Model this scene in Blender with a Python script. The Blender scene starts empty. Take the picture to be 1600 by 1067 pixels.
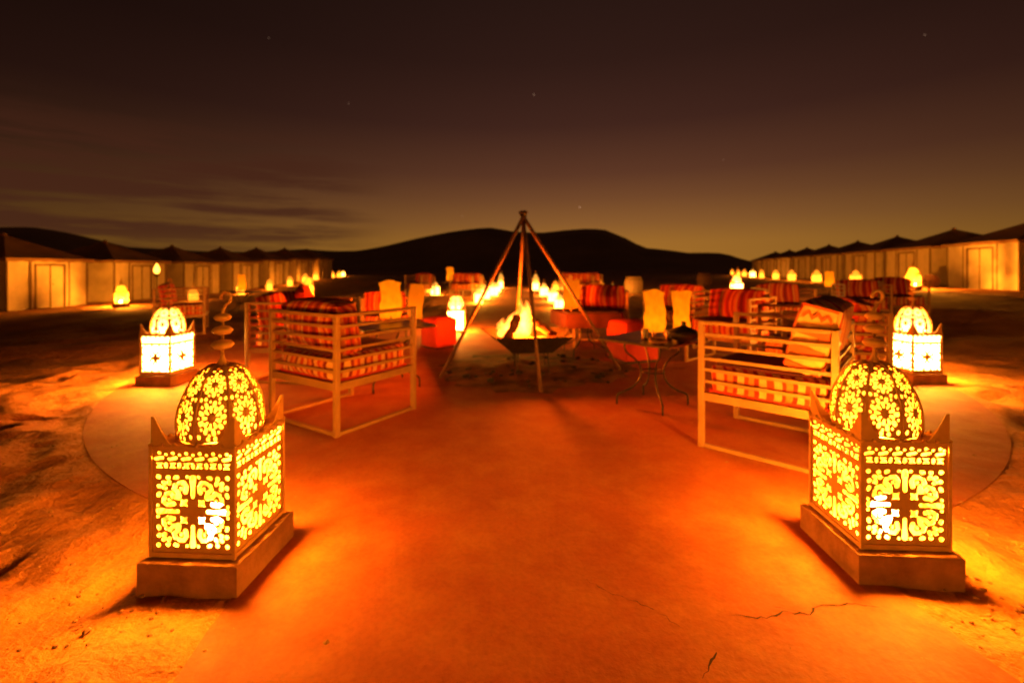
import bpy, math, random
import numpy as np
from mathutils import Vector, Matrix
from mathutils.geometry import delaunay_2d_cdt
random.seed(7); rng = np.random.RandomState(7)
SC = bpy.context.scene
COL = SC.collection
R = math.radians
# ------------------------------------------------------------------ camera
F = 711.0; CAMH = 1.25; HOR = 420.0
cd = bpy.data.cameras.new('camera'); cam = bpy.data.objects.new('camera', cd); COL.objects.link(cam)
cam.location = (0, 0, CAMH); cam.rotation_euler = (R(90), 0, 0)
cd.sensor_width = 36; cd.lens = 36 * F / 1600.0
cd.shift_y = -(533.5 - HOR) / 1600.0
cd.clip_start = 0.05; cd.clip_end = 6000
cd.dof.use_dof = True; cd.dof.focus_distance = 1.0; cd.dof.aperture_fstop = 2.4
SC.camera = cam
# ------------------------------------------------------------------ world (dusk sky after sunset, stars, streaks of cloud)
W = bpy.data.worlds.new('World'); SC.world = W; W.use_nodes = True
nt = W.node_tree; nt.nodes.clear()
def N(t, typ, **kw):
    n = t.nodes.new(typ)
    for k, v in kw.items(): setattr(n, k, v)
    return n
def math_(t, op, a, b=None, clamp=False):
    n = N(t, 'ShaderNodeMath', operation=op); n.use_clamp = clamp
    for i, v in enumerate((a, b)):
        if v is None: continue
        if hasattr(v, 'links'): t.links.new(v, n.inputs[i])
        else: n.inputs[i].default_value = v
    return n.outputs[0]
def ramp(t, fac, stops, interp='LINEAR'):
    n = N(t, 'ShaderNodeValToRGB'); cr = n.color_ramp; cr.interpolation = interp
    while len(cr.elements) < len(stops): cr.elements.new(0.5)
    for e, (p, c) in zip(cr.elements, stops):
        e.position = p; e.color = tuple(c) + (1,) if len(c) == 3 else c
    if fac is not None: t.links.new(fac, n.inputs[0])
    return n.outputs[0]
def mixc(t, fac, a, b, mode='MIX'):
    n = N(t, 'ShaderNodeMix', data_type='RGBA', blend_type=mode)
    for i, v in ((0, fac), (6, a), (7, b)):
        if hasattr(v, 'links'): t.links.new(v, n.inputs[i])
        elif i == 0: n.inputs[i].default_value = v
        else: n.inputs[i].default_value = tuple(v) + (1,)
    return n.outputs[2]
tc = N(nt, 'ShaderNodeTexCoord'); sep = N(nt, 'ShaderNodeSeparateXYZ'); nt.links.new(tc.outputs['Generated'], sep.inputs[0])
sx, sy, sz = sep.outputs
SKY = [(0.0, (.36, .150, .020)), (.056, (.34, .142, .023)), (.10, (.245, .098, .025)), (.15, (.165, .062, .022)), (.20, (.108, .038, .0180)),
       (.296, (.053, .0182, .0116)), (.41, (.030, .0108, .0074)), (.52, (.0205, .0080, .0057)), (1.0, (.010, .0045, .0040))]
sky = ramp(nt, sz, SKY)
az = math_(nt, 'ARCTAN2', sx, sy)                       # 0 = straight ahead
d_ = math_(nt, 'SUBTRACT', az, 0.20)
g_ = math_(nt, 'POWER', 2.718, math_(nt, 'MULTIPLY', math_(nt, 'MULTIPLY', d_, d_), -1.5))
g_ = math_(nt, 'ADD', math_(nt, 'MULTIPLY', g_, .86), .16)
sky = mixc(nt, 1.0, sky, N(nt, 'ShaderNodeCombineColor').outputs[0], 'MULTIPLY')
cc = [n for n in nt.nodes if n.bl_idname == 'ShaderNodeCombineColor'][0]
for i in range(3): nt.links.new(g_, cc.inputs[i])
mp = N(nt, 'ShaderNodeMapping'); nt.links.new(tc.outputs['Generated'], mp.inputs[0]); mp.inputs['Scale'].default_value = (1.5, 1.5, 17)
mp.inputs['Rotation'].default_value = (0, R(2.0), 0)
nz = N(nt, 'ShaderNodeTexNoise'); nt.links.new(mp.outputs[0], nz.inputs['Vector']); nz.inputs['Scale'].default_value = 2.0; nz.inputs['Detail'].default_value = 6; nz.inputs['Roughness'].default_value = .58
cm = ramp(nt, nz.outputs['Fac'], [(.40, (0, 0, 0)), (.54, (1, 1, 1))])
mL = ramp(nt, math_(nt, 'ADD', math_(nt, 'MULTIPLY', az, .5), .5), [(.08, (1, 1, 1)), (.27, (1, 1, 1)), (.385, (0, 0, 0))], 'EASE')
mE = ramp(nt, sz, [(.02, (.3, .3, .3)), (.07, (1, 1, 1)), (.17, (1, 1, 1)), (.28, (0, 0, 0))], 'EASE')
cf = math_(nt, 'MULTIPLY', math_(nt, 'MULTIPLY', math_(nt, 'MULTIPLY', cm, mL), mE), .85)
sky = mixc(nt, cf, sky, (.060, .0175, .0085))
# stars
col = sky
for (px, py, b, s) in ((834, 148, 1.3, .99999950), (906, 324, 2.0, .99999950), (545, 162, .5, .9999996), (1445, 55, .5, .9999996), (722, 368-30, .4, .9999996), (420, 60, .35, .9999996), (1130, 250, .35, .9999996)):
    v = Vector(((px - 800) / F, 1, (HOR - py) / F)).normalized()
    dt = N(nt, 'ShaderNodeVectorMath', operation='DOT_PRODUCT'); nt.links.new(tc.outputs['Generated'], dt.inputs[0]); dt.inputs[1].default_value = v
    m = math_(nt, 'GREATER_THAN', dt.outputs['Value'], s)
    col = mixc(nt, math_(nt, 'MULTIPLY', m, 1.0), col, (b * .4, b * .24, b * .15), 'ADD')
bg = N(nt, 'ShaderNodeBackground'); nt.links.new(col, bg.inputs[0]); bg.inputs[1].default_value = 1.0
ow = N(nt, 'ShaderNodeOutputWorld'); nt.links.new(bg.outputs[0], ow.inputs[0])
# ------------------------------------------------------------------ view
SC.view_settings.view_transform = 'Standard'; SC.view_settings.look = 'None'; SC.view_settings.exposure = 0.0; SC.view_settings.gamma = 1.0
SC.render.engine = 'CYCLES'
SC.cycles.max_bounces = 6; SC.cycles.diffuse_bounces = 2; SC.cycles.transparent_max_bounces = 12; SC.cycles.glossy_bounces = 2
SC.cycles.sample_clamp_indirect = 3.0; SC.cycles.caustics_reflective = False; SC.cycles.caustics_refractive = False
SC.cycles.use_denoising = True; SC.cycles.use_light_tree = True
LAMP = (1, .31, .016)
FIRE = (1, .13, .003)
LEVEL = 2.25   # one dial for all lamp lights

# ------------------------------------------------------------------ terrain function
def ss(a, b, x):
    t = np.clip((x - a) / (b - a), 0, 1); return t * t * (3 - 2 * t)
def base_h(x, y):
    x = np.asarray(x, float); y = np.asarray(y, float)
    h = .12 * ss(8, 15, y)
    h = h + .33 * ss(6, 14, x) - .32 * ss(6, 14, -x) * (1 - ss(24, 42, y)) + .22 * ss(24, 44, y) * (1 - ss(6, 14, x))
    return h
_perm = rng.permutation(4096)
_val = rng.rand(4096)
def vnoise(x, y, seed=0):
    xi = np.floor(x).astype(int); yi = np.floor(y).astype(int); fx = x - xi; fy = y - yi
    fx = fx * fx * (3 - 2 * fx); fy = fy * fy * (3 - 2 * fy)
    def h(a, b): return _val[_perm[(a + _perm[(b + seed * 131) & 4095]) & 4095]]
    a = h(xi, yi); b = h(xi + 1, yi); c = h(xi, yi + 1); d = h(xi + 1, yi + 1)
    return (a * (1 - fx) + b * fx) * (1 - fy) + (c * (1 - fx) + d * fx) * fy - .5
PC = (0.25, 6.6); PR = 4.71
def path_edge(y):  return (-1.02 + .05 * math.sin(y * 2.1), 1.52 + .06 * math.sin(y * 1.7 + 1))
def gz(x, y): return float(base_h(x, y))

# ------------------------------------------------------------------ mesh builder and tagging
def tag(o, label=None, cat=None, group=None, kind=None):
    if label: o['label'] = label
    if cat: o['category'] = cat
    if group: o['group'] = group
    if kind: o['kind'] = kind
    return o
class MB:
    def __init__(s): s.v = []; s.f = []
    def add(s, vs, fs):
        n = len(s.v); s.v += [tuple(v) for v in vs]; s.f += [tuple(i + n for i in f) for f in fs]; return s
    def box(s, x0, x1, y0, y1, z0, z1):
        return s.add([(x0,y0,z0),(x1,y0,z0),(x1,y1,z0),(x0,y1,z0),(x0,y0,z1),(x1,y0,z1),(x1,y1,z1),(x0,y1,z1)],
                     [(0,3,2,1),(4,5,6,7),(0,1,5,4),(1,2,6,5),(2,3,7,6),(3,0,4,7)])
    def tube(s, pts, r, n=8, cap=True):
        pts = [Vector(p) for p in pts]; rs = r if isinstance(r, (list, tuple)) else [r] * len(pts)
        vs = []; fs = []; up = None
        for i, p in enumerate(pts):
            a = pts[max(i - 1, 0)]; b = pts[min(i + 1, len(pts) - 1)]; t = (b - a).normalized()
            if up is None: up = Vector((0, 0, 1)) if abs(t.z) < .9 else Vector((1, 0, 0))
            u = t.cross(up).normalized(); w = u.cross(t).normalized(); up = w
            for k in range(n):
                A = 2 * math.pi * k / n; vs.append(p + (u * math.cos(A) + w * math.sin(A)) * rs[i])
        for i in range(len(pts) - 1):
            for k in range(n): fs.append((i*n+k, i*n+(k+1)%n, (i+1)*n+(k+1)%n, (i+1)*n+k))
        if cap: fs.append(tuple(range(n))[::-1]); fs.append(tuple((len(pts)-1)*n+k for k in range(n)))
        return s.add(vs, fs)
    def lathe(s, prof, n=24, c=(0, 0, 0), sq=None):
        vs = []; fs = []
        for (r, z) in prof:
            for k in range(n):
                A = 2 * math.pi * (k + .5) / n; q = 1
                if sq: q = (1 / max(abs(math.cos(A)), abs(math.sin(A)))) ** sq
                vs.append((c[0] + r*q*math.cos(A), c[1] + r*q*math.sin(A), c[2] + z))
        for i in range(len(prof) - 1):
            for k in range(n): fs.append((i*n+k, i*n+(k+1)%n, (i+1)*n+(k+1)%n, (i+1)*n+k))
        if prof[0][0] > 1e-4: fs.append(tuple(range(n))[::-1])
        if prof[-1][0] > 1e-4: fs.append(tuple((len(prof)-1)*n+k for k in range(n)))
        return s.add(vs, fs)
    def grid(s, fn, nu, nv):
        vs = [fn(i / nu, j / nv) for j in range(nv + 1) for i in range(nu + 1)]
        fs = [(j*(nu+1)+i, j*(nu+1)+i+1, (j+1)*(nu+1)+i+1, (j+1)*(nu+1)+i) for j in range(nv) for i in range(nu)]
        return s.add(vs, fs)
    def mesh(s, name, mat, smooth=False):
        me = bpy.data.meshes.new(name); me.from_pydata(s.v, [], s.f); me.materials.append(mat); me.update()
        if smooth: me.polygons.foreach_set('use_smooth', [True] * len(me.polygons))
        return me
    def build(s, name, mat, parent=None, smooth=False, bevel=0, solid=0, weld=False, loc=None):
        o = bpy.data.objects.new(name, s.mesh(name, mat, smooth)); COL.objects.link(o)
        if parent: o.parent = parent
        if loc: o.location = loc
        if bevel:
            m = o.modifiers.new('b', 'BEVEL'); m.width = bevel; m.segments = 2; m.limit_method = 'ANGLE'
        if solid:
            m = o.modifiers.new('s', 'SOLIDIFY'); m.thickness = solid; m.offset = 0
        return o
def empty(name, loc=(0, 0, 0), rz=0, label=None, cat=None, group=None):
    o = bpy.data.objects.new(name, None); COL.objects.link(o); o.location = loc; o.rotation_euler = (0, 0, rz); o.empty_display_size = .2
    return tag(o, label, cat, group)
def kids(o): return [c for c in ALLK.get(o.name, [])]
ALLK = {}
def index_children():
    ALLK.clear()
    for c in COL.objects:
        if c.parent: ALLK.setdefault(c.parent.name, []).append(c)
def copy_tree(o, parent=None, skip=()):
    c = o.copy(); COL.objects.link(c)
    if parent is not None:
        c.parent = parent; c.matrix_parent_inverse = o.matrix_parent_inverse.copy()
    for ch in kids(o):
        if ch.name.split('.')[0] in skip: continue
        copy_tree(ch, c, skip)
    return c
def place(o, loc, rz=0, label=None, group=None, s=None):
    o.location = loc; o.rotation_euler = (0, 0, rz)
    if s: o.scale = (s, s, s)
    if label: o['label'] = label
    if group: o['group'] = group
    return o
def lamp(parent, z, power, radius=.03, color=LAMP, loc=None):
    l = bpy.data.lights.new('lamp_light', 'POINT'); l.energy = power * LEVEL; l.color = color; l.shadow_soft_size = radius
    o = bpy.data.objects.new('lamp_light', l); COL.objects.link(o); o.parent = parent; o.location = loc or (0, 0, z)
    return o

# ------------------------------------------------------------------ materials
def mat(name, color, rough=.7, metal=0, var=0, vscale=8, bump=0, bscale=30, col2=None, coat=0, detail=6, sheen=0):
    m = bpy.data.materials.new(name); m.use_nodes = True; t = m.node_tree; b = t.nodes['Principled BSDF']
    b.inputs['Base Color'].default_value = tuple(color) + (1,); b.inputs['Roughness'].default_value = rough; b.inputs['Metallic'].default_value = metal
    tc = N(t, 'ShaderNodeTexCoord')
    if var or col2:
        n = N(t, 'ShaderNodeTexNoise'); n.inputs['Scale'].default_value = vscale; n.inputs['Detail'].default_value = detail; n.inputs['Roughness'].default_value = .6
        t.links.new(tc.outputs['Object'], n.inputs['Vector'])
        c2 = col2 or tuple(c * (1 - var) for c in color)
        c = ramp(t, n.outputs['Fac'], [(.35, c2), (.65, color)]); t.links.new(c, b.inputs['Base Color'])
    if bump:
        n = N(t, 'ShaderNodeTexNoise'); n.inputs['Scale'].default_value = bscale; n.inputs['Detail'].default_value = 5
        t.links.new(tc.outputs['Object'], n.inputs['Vector'])
        bp = N(t, 'ShaderNodeBump'); bp.inputs['Strength'].default_value = 1; bp.inputs['Distance'].default_value = bump
        t.links.new(n.outputs['Fac'], bp.inputs['Height']); t.links.new(bp.outputs[0], b.inputs['Normal'])
    return m
def emit(name, color, strength, zr=None, see=0.0, noise=0, nscale=6, side=0):
    """glowing material; zr = [(z, factor)...] brightness over object height; see = share of light let through"""
    m = bpy.data.materials.new(name); m.use_nodes = True; t = m.node_tree; t.nodes.clear()
    e = N(t, 'ShaderNodeEmission'); e.inputs[0].default_value = tuple(color) + (1,); e.inputs[1].default_value = strength
    tc = N(t, 'ShaderNodeTexCoord'); st = None
    if zr:
        sp = N(t, 'ShaderNodeSeparateXYZ'); t.links.new(tc.outputs['Object'], sp.inputs[0])
        z0, z1 = zr[0][0], zr[-1][0]; mx = max(f for _, f in zr)
        zz = math_(t, 'DIVIDE', math_(t, 'SUBTRACT', sp.outputs[2], z0), z1 - z0, True)
        rr = ramp(t, zz, [((z - z0) / (z1 - z0), (f / mx,) * 3) for z, f in zr])
        st = math_(t, 'MULTIPLY', rr, strength * mx)
    if noise:
        n = N(t, 'ShaderNodeTexNoise'); n.inputs['Scale'].default_value = nscale; n.inputs['Detail'].default_value = 3
        t.links.new(tc.outputs['Object'], n.inputs['Vector'])
        f = math_(t, 'ADD', math_(t, 'MULTIPLY', math_(t, 'SUBTRACT', n.outputs['Fac'], .5), noise * 2), 1.0)
        st = math_(t, 'MULTIPLY', st if st is not None else strength, f)
    if side:   # bulb light painted into the liner: one side pane glows brighter higher up
        sx_ = ramp(t, math_(t, 'MULTIPLY', sp.outputs[0], 3.0), [(.30, (0, 0, 0)), (.46, (1, 1, 1))]); sz_ = ramp(t, math_(t, 'MULTIPLY', sp.outputs[2], 2.0), [(.25, (0, 0, 0)), (.62, (1, 1, 1)), (.93, (1, 1, 1)), (.97, (.1, .1, .1))])
        st = math_(t, 'MULTIPLY', st, math_(t, 'ADD', math_(t, 'MULTIPLY', math_(t, 'MULTIPLY', sx_, sz_), side), 1.0))
    if st is not None: t.links.new(st, e.inputs[1])
    out = N(t, 'ShaderNodeOutputMaterial'); s = e.outputs[0]
    if see:
        tr = N(t, 'ShaderNodeBsdfTransparent'); tr.inputs[0].default_value = (see, see, see, 1)
        ad = N(t, 'ShaderNodeAddShader'); t.links.new(s, ad.inputs[0]); t.links.new(tr.outputs[0], ad.inputs[1]); s = ad.outputs[0]
    t.links.new(s, out.inputs[0]); return m
def stripes(name, cols, scale, axis=0, rough=.9, seed=0.0):
    m = bpy.data.materials.new(name); m.use_nodes = True; t = m.node_tree; b = t.nodes['Principled BSDF']; b.inputs['Roughness'].default_value = rough
    tc = N(t, 'ShaderNodeTexCoord'); sp = N(t, 'ShaderNodeSeparateXYZ'); t.links.new(tc.outputs['Object'], sp.inputs[0])
    w = N(t, 'ShaderNodeTexNoise'); w.inputs['Scale'].default_value = 3; t.links.new(tc.outputs['Object'], w.inputs['Vector'])
    v = math_(t, 'ADD', math_(t, 'MULTIPLY', math_(t, 'ADD', sp.outputs[0], math_(t, 'MULTIPLY', sp.outputs[1], -1.0)), scale), math_(t, 'MULTIPLY', w.outputs['Fac'], .12))
    v = math_(t, 'FRACT', math_(t, 'ADD', v, 10 + seed))
    c = ramp(t, v, cols, 'CONSTANT')
    n = N(t, 'ShaderNodeTexNoise'); n.inputs['Scale'].default_value = 90; t.links.new(tc.outputs['Object'], n.inputs['Vector'])
    c = mixc(t, .35, c, mixc(t, 1, c, n.outputs['Fac'], 'MULTIPLY'))
    t.links.new(c, b.inputs['Base Color'])
    bp = N(t, 'ShaderNodeBump'); bp.inputs['Distance'].default_value = .004; t.links.new(n.outputs['Fac'], bp.inputs['Height']); t.links.new(bp.outputs[0], b.inputs['Normal'])
    return m
M = {}
M['brass'] = mat('pierced_brass', (.84, .46, .12), .5, .05, .25, 12)
M['post'] = mat('painted_frame', (.44, .22, .065), .5, 0, .25, 6, .0006, 60)
M['iron'] = mat('black_iron', (.045, .035, .03), .5, .6, .3, 20)
M['table'] = mat('mosaic_top', (.16, .09, .05), .35, .0, .4, 14, .0008, 50)
M['pole'] = mat('tripod_pole', (.22, .10, .055), .6, .2, .5, 10)
M['bowl'] = mat('sooty_steel', (.05, .03, .022), .75, .3, .5, 12, .002, 30)
M['log'] = mat('charred_log', (.26, .10, .05), .95, 0, .7, 14, .008, 22)
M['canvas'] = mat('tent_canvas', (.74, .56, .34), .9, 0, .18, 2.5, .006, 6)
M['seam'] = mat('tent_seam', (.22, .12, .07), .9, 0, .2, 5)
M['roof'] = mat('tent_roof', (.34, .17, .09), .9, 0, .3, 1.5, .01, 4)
M['plinth'] = mat('plinth_block', (.46, .21, .07), .95, 0, .5, 7, .008, 26)
M['pouf'] = mat('pouf_fabric', (.62, .045, .02), .9, 0, .15, 10, .003, 60)
M['poufd'] = mat('pouf_dark', (.30, .02, .02), .9, 0, .15, 10)
M['cloth'] = mat('dark_cloth', (.07, .01, .01), .95, 0, .3, 10)
M['barrel'] = mat('barrel', (.38, .25, .15), .85, 0, .3, 10)
M['clay'] = mat('clay', (.32, .14, .08), .8, 0, .3, 10)
M['glass'] = mat('drinking_glass', (.6, .5, .4), .1)
M['piping'] = mat('red_piping', (.6, .03, .015), .85)
M['gold'] = mat('gold_pattern', (.85, .42, .12), .85, 0, .15, 30)
M['orange'] = mat('orange_pattern', (.80, .10, .02), .85, 0, .15, 30)
RD = (.66, .04, .012); OR = (.86, .22, .03); MR = (.30, .018, .012); DR = (.52, .026, .013); YL = (.85, .42, .12)
M['stripe'] = stripes('striped_wool', [(0, RD), (.07, OR), (.15, RD), (.19, YL), (.25, DR), (.34, RD), (.40, OR), (.44, RD), (.50, MR), (.60, RD), (.66, YL), (.70, OR), (.78, DR), (.84, OR), (.90, RD), (.95, MR)], 2.4)
M['check'] = stripes('woven_band', [(0, RD), (.12, YL), (.25, DR), (.31, OR), (.42, MR), (.50, YL), (.62, RD), (.70, OR), (.80, MR), (.88, YL)], 3.0)
M['seat'] = mat('seat_cloth', (.11, .012, .014), .95, 0, .4, 7, .003, 40)
M['stripeY'] = stripes('bright_striped_wool', [(0, RD), (.07, YL), (.18, RD), (.23, YL), (.31, OR), (.36, YL), (.44, RD), (.55, YL), (.66, OR), (.78, YL), (.86, RD), (.95, YL)], 2.6)
M['shade'] = emit('lit_liner', (1, .28, .014), 2.0, [(.0, .7), (.10, 1.3), (.22, 1.1), (.42, 2.0), (.52, 1.5), (.72, 1.6)], .5, 1.0, 17, 6.0)
M['shade_hot'] = emit('hot_liner', (1, .42, .08), 34, [(0, 1.4), (.42, 1.4), (.5, .3), (.72, .12)], .5, .3, 8)
M['bulb'] = emit('bulb', (1, .5, .12), 260)
M['far_glow'] = emit('far_glow', (1, .25, .012), 2.4, [(0, 1.8), (.25, 1.5), (.5, .6), (.75, .45)], .5, .6, 6)
M['far_hot'] = emit('far_hot', (1, .40, .05), 7, [(0, 2.2), (.42, 1.6), (.47, .22), (.75, .12)], .5, .4, 6)
M['paper'] = emit('lit_paper', (1, .17, .001), 1.5, [(0, 1.15), (.12, 1.5), (.25, 1.0), (.42, .75)], 0, .55, 13)
M['paper_dim'] = emit('dim_paper', (1, .14, .001), 1.1, [(0, 1.15), (.12, 1.5), (.25, 1.0), (.42, .7)], 0, .28, 9)

# sand
def sand_mat():
    m = bpy.data.materials.new('desert_sand'); m.use_nodes = True; t = m.node_tree; b = t.nodes['Principled BSDF']; b.inputs['Roughness'].default_value = .95
    tc = N(t, 'ShaderNodeTexCoord')
    def noise(s, d=6, r=.6):
        n = N(t, 'ShaderNodeTexNoise'); n.inputs['Scale'].default_value = s; n.inputs['Detail'].default_value = d; n.inputs['Roughness'].default_value = r
        t.links.new(tc.outputs['Object'], n.inputs['Vector']); return n.outputs['Fac']
    c = ramp(t, noise(1.6), [(.3, (.40, .130, .026)), (.55, (.60, .220, .042)), (.75, (.68, .28, .06))])
    c = mixc(t, .5, c, mixc(t, 1, c, ramp(t, noise(38, 3), [(.3, (.45, .4, .4)), (.6, (1, 1, 1))]), 'MULTIPLY'))
    t.links.new(c, b.inputs['Base Color'])
    h = math_(t, 'ADD', math_(t, 'MULTIPLY', noise(7, 5), .05), math_(t, 'MULTIPLY', noise(60, 3), .008))
    bp = N(t, 'ShaderNodeBump'); bp.inputs['Distance'].default_value = 1; bp.inputs['Strength'].default_value = .8
    t.links.new(h, bp.inputs['Height']); t.links.new(bp.outputs[0], b.inputs['Normal'])
    return m
M['sand'] = sand_mat()
def path_mat(name, c1, c2, dust):
    m = bpy.data.materials.new(name); m.use_nodes = True; t = m.node_tree; b = t.nodes['Principled BSDF']; b.inputs['Roughness'].default_value = .8
    tc = N(t, 'ShaderNodeTexCoord')
    def noise(s, d=6, r=.6):
        n = N(t, 'ShaderNodeTexNoise'); n.inputs['Scale'].default_value = s; n.inputs['Detail'].default_value = d; n.inputs['Roughness'].default_value = r
        t.links.new(tc.outputs['Object'], n.inputs['Vector']); return n.outputs['Fac']
    c = ramp(t, noise(.9, 8, .65), [(.34, c1), (.66, c2)])
    c = mixc(t, ramp(t, noise(3.3, 8, .7), [(.42, (0, 0, 0)), (.70, (.55, .55, .55))]), c, dust)
    c = mixc(t, .3, c, mixc(t, 1, c, ramp(t, noise(55, 2), [(.3, (.5, .5, .5)), (.6, (1, 1, 1))]), 'MULTIPLY'))
    t.links.new(c, b.inputs['Base Color'])
    h = math_(t, 'ADD', math_(t, 'MULTIPLY', noise(3, 6), .018), math_(t, 'MULTIPLY', noise(45, 3), .0016))
    bp = N(t, 'ShaderNodeBump'); bp.inputs['Distance'].default_value = 1; bp.inputs['Strength'].default_value = .8
    t.links.new(h, bp.inputs['Height']); t.links.new(bp.outputs[0], b.inputs['Normal'])
    return m
M['path'] = path_mat('red_concrete', (.34, .064, .010), (.46, .105, .016), (.55, .20, .035))
M['dune'] = mat('far_dune_sand', (.80, .50, .20), 1, 0, .3, .02)
M['ash'] = mat('ash_and_soot', (.36, .15, .045), 1, 0, .75, 4, .02, 9)
M['crack'] = mat('crack_dirt', (.05, .018, .01), 1)

# ================================================================== GROUND
def axis_coords(near, step, far, n):
    a = list(np.arange(0, near, step)); s = step; x = near
    k = (far / near) ** (1 / n)
    for i in range(n): a.append(near * k ** i) if i else a.append(near)
    a.append(far); a = sorted(set(np.round(a, 4))); return a
xs = axis_coords(5.5, .035, 2500, 90); xs = [-v for v in xs[::-1] if v > 0] + xs
ysn = list(np.arange(.6, 6.5, .035)); k = (2500 / 6.5) ** (1 / 110); ys = [-400, -60, -10, -3, -1, 0, .3] + ysn + [6.5 * k ** i for i in range(1, 111)]
X, Y = np.meshgrid(xs, ys)
H = base_h(X, Y)
inside = np.minimum(1, np.maximum(0, 1 - ss(-.02, .22, np.hypot(X - PC[0], Y - PC[1]) - PR)))
le = -1.02 + .05 * np.sin(Y * 2.1); re = 1.52 + .06 * np.sin(Y * 1.7 + 1)
pin = (1 - ss(-.05, .28, le - X)) * (1 - ss(-.05, .28, X - re)) * (Y < 3.5)
pin = np.maximum(pin, (1 - ss(-.05, .3, -1.05 - X)) * (1 - ss(-.05, .3, X - 1.4)) * (Y > 8.5) * (Y < 26))
flat = np.maximum(inside, pin)
fade = 1 - ss(15, 60, np.hypot(X, Y))
rough = .085 * vnoise(X * 1.1, Y * 1.1, 1) + .05 * vnoise(X * 3.1 + Y * 1.6, Y * 2.6 - X * 1.5, 2) + .028 * vnoise(X * 7, Y * 7, 3) + .012 * vnoise(X * 17, Y * 17, 4)
# diagonal ridges of raked and trodden sand at the sides
u = X * .55 + Y * .83
rough = rough + .034 * np.sin(u * 9 + 3 * vnoise(X * 1.5, Y * 1.5, 6)) * ss(1.0, 2.0, np.abs(X - .2)) * (vnoise(X * .8, Y * .8, 8) + .5)
H = H + (rough * (1 - flat) + .025) * (.15 + .85 * fade) - .05 * (np.hypot(X - PC[0], Y - PC[1]) < PR - .12) - .05 * ((X > le + .12) & (X < re - .12) & (Y < 2.6)) - .05 * ((X > -.9) & (X < 1.3) & (Y > 8.5) & (Y < 26)) - .004
# footprints
for _ in range(170):
    fx = random.choice([-1, 1]) * random.uniform(2.0, 7.5) + .2; fy = random.uniform(1.2, 8.5)
    if math.hypot(fx - PC[0], fy - PC[1]) < PR + .35: continue
    a = random.uniform(0, 6.28); dx = X - fx; dy = Y - fy; p = dx * math.cos(a) + dy * math.sin(a); q = -dx * math.sin(a) + dy * math.cos(a)
    rr = np.sqrt((p / .17) ** 2 + (q / .085) ** 2)
    H += -.042 * np.exp(-rr ** 4 * .7) + .016 * np.exp(-((rr - 1.35) ** 2) * 7)
far_u = ss(60, 400, np.hypot(X, Y)); H = H + far_u * 2.2 * vnoise(X / 90, Y / 90, 9)
me = bpy.data.meshes.new('ground'); nx, ny = len(xs), len(ys)
vv = np.stack([X.ravel(), Y.ravel(), H.ravel()], 1)
idx = np.arange(nx * ny).reshape(ny, nx)
ff = np.stack([idx[:-1, :-1], idx[:-1, 1:], idx[1:, 1:], idx[1:, :-1]], -1).reshape(-1, 4)
me.from_pydata(vv.tolist(), [], ff.tolist()); me.materials.append(M['sand']); me.polygons.foreach_set('use_smooth', [True] * len(me.polygons))
g = bpy.data.objects.new('ground', me); COL.objects.link(g); tag(g, kind='structure')
# patio disc and paths (one concrete sheet each)
b = MB(); n = 240
ring = [(PC[0] + PR * math.cos(a), PC[1] + PR * math.sin(a)) for a in [2 * math.pi * i / n for i in range(n)]]
b.add([(x, y, .024) for x, y in ring] + [(x, y, -.08) for x, y in ring], [tuple(range(n))] + [(i, i + n, (i + 1) % n + n, (i + 1) % n) for i in range(n)])
tag(b.build('patio', M['path']), kind='structure')
def pathf(u, v, z=.024):
    w_ = .014 * float(vnoise(np.array(v * 40.), np.array(u * 3.), 21)) if u in (0, 1) else 0
    x0, x1 = -1.02, 1.52
    yy = -1.5 + 3.6 * v; l, r_ = path_edge(yy); x = l + (r_ - l) * u + w_
    ye = PC[1] - math.sqrt(PR ** 2 - (x - PC[0]) ** 2)
    return (x, -1.5 + (ye + 1.5 + .002) * v, z)
b = MB(); b.grid(pathf, 24, 60)
b.grid(lambda u, v: pathf(0, v, .024 - .1 * u), 1, 60); b.grid(lambda u, v: pathf(1, v, .024 - .1 * u), 1, 60)
path = tag(b.build('path', M['path']), kind='structure')
b = MB()
b.grid(lambda u, v: (-1.0 + 2.4 * u, 8.6 + 17.4 * v, gz(0, 8.6 + 17.4 * v) + .02), 2, 40)
tag(b.build('path', M['path']), kind='structure')
# cracks
def crack(pts, w):
    b = MB(); P = []
    for i in range(len(pts) - 1):
        a, c = Vector(pts[i]), Vector(pts[i + 1]); m = max(3, int((c - a).length / .018))
        for k in range(m): P.append(a.lerp(c, k / m) + Vector((random.uniform(-1, 1), random.uniform(-1, 1))) * .006)
    vs = []; fs = []
    for i, p in enumerate(P):
        t = (P[min(i + 1, len(P) - 1)] - P[max(i - 1, 0)]).normalized(); nn = Vector((-t.y, t.x)); ww = w * random.uniform(.25, 1.6) * math.sin(math.pi * (i + .6) / (len(P) + .2)) ** .5
        for s in (-1, 1): q = p + nn * ww * s; vs.append((q.x, q.y, .0255))
    for i in range(len(P) - 1): fs.append((2*i, 2*i+1, 2*i+3, 2*i+2))
    o = b.add(vs, fs).build('crack', M['crack'], path); return o
def gp(px, py, z=.02):
    D = F * (CAMH - z) / (py - HOR); return ((px - 800) / F * D, D)
crack([gp(1140, 962), gp(1200, 968), gp(1225, 958), gp(1268, 962), gp(1272, 950), gp(1330, 944), gp(1385, 952)], .0028)
crack([gp(1100, 1064), gp(1112, 1035), gp(1128, 1018)], .003)
crack([gp(915, 908), gp(960, 930), gp(1010, 948), gp(1040, 965), gp(1075, 990)], .0012)
crack([gp(1210, 950), gp(1270, 963)], .0015)
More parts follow.
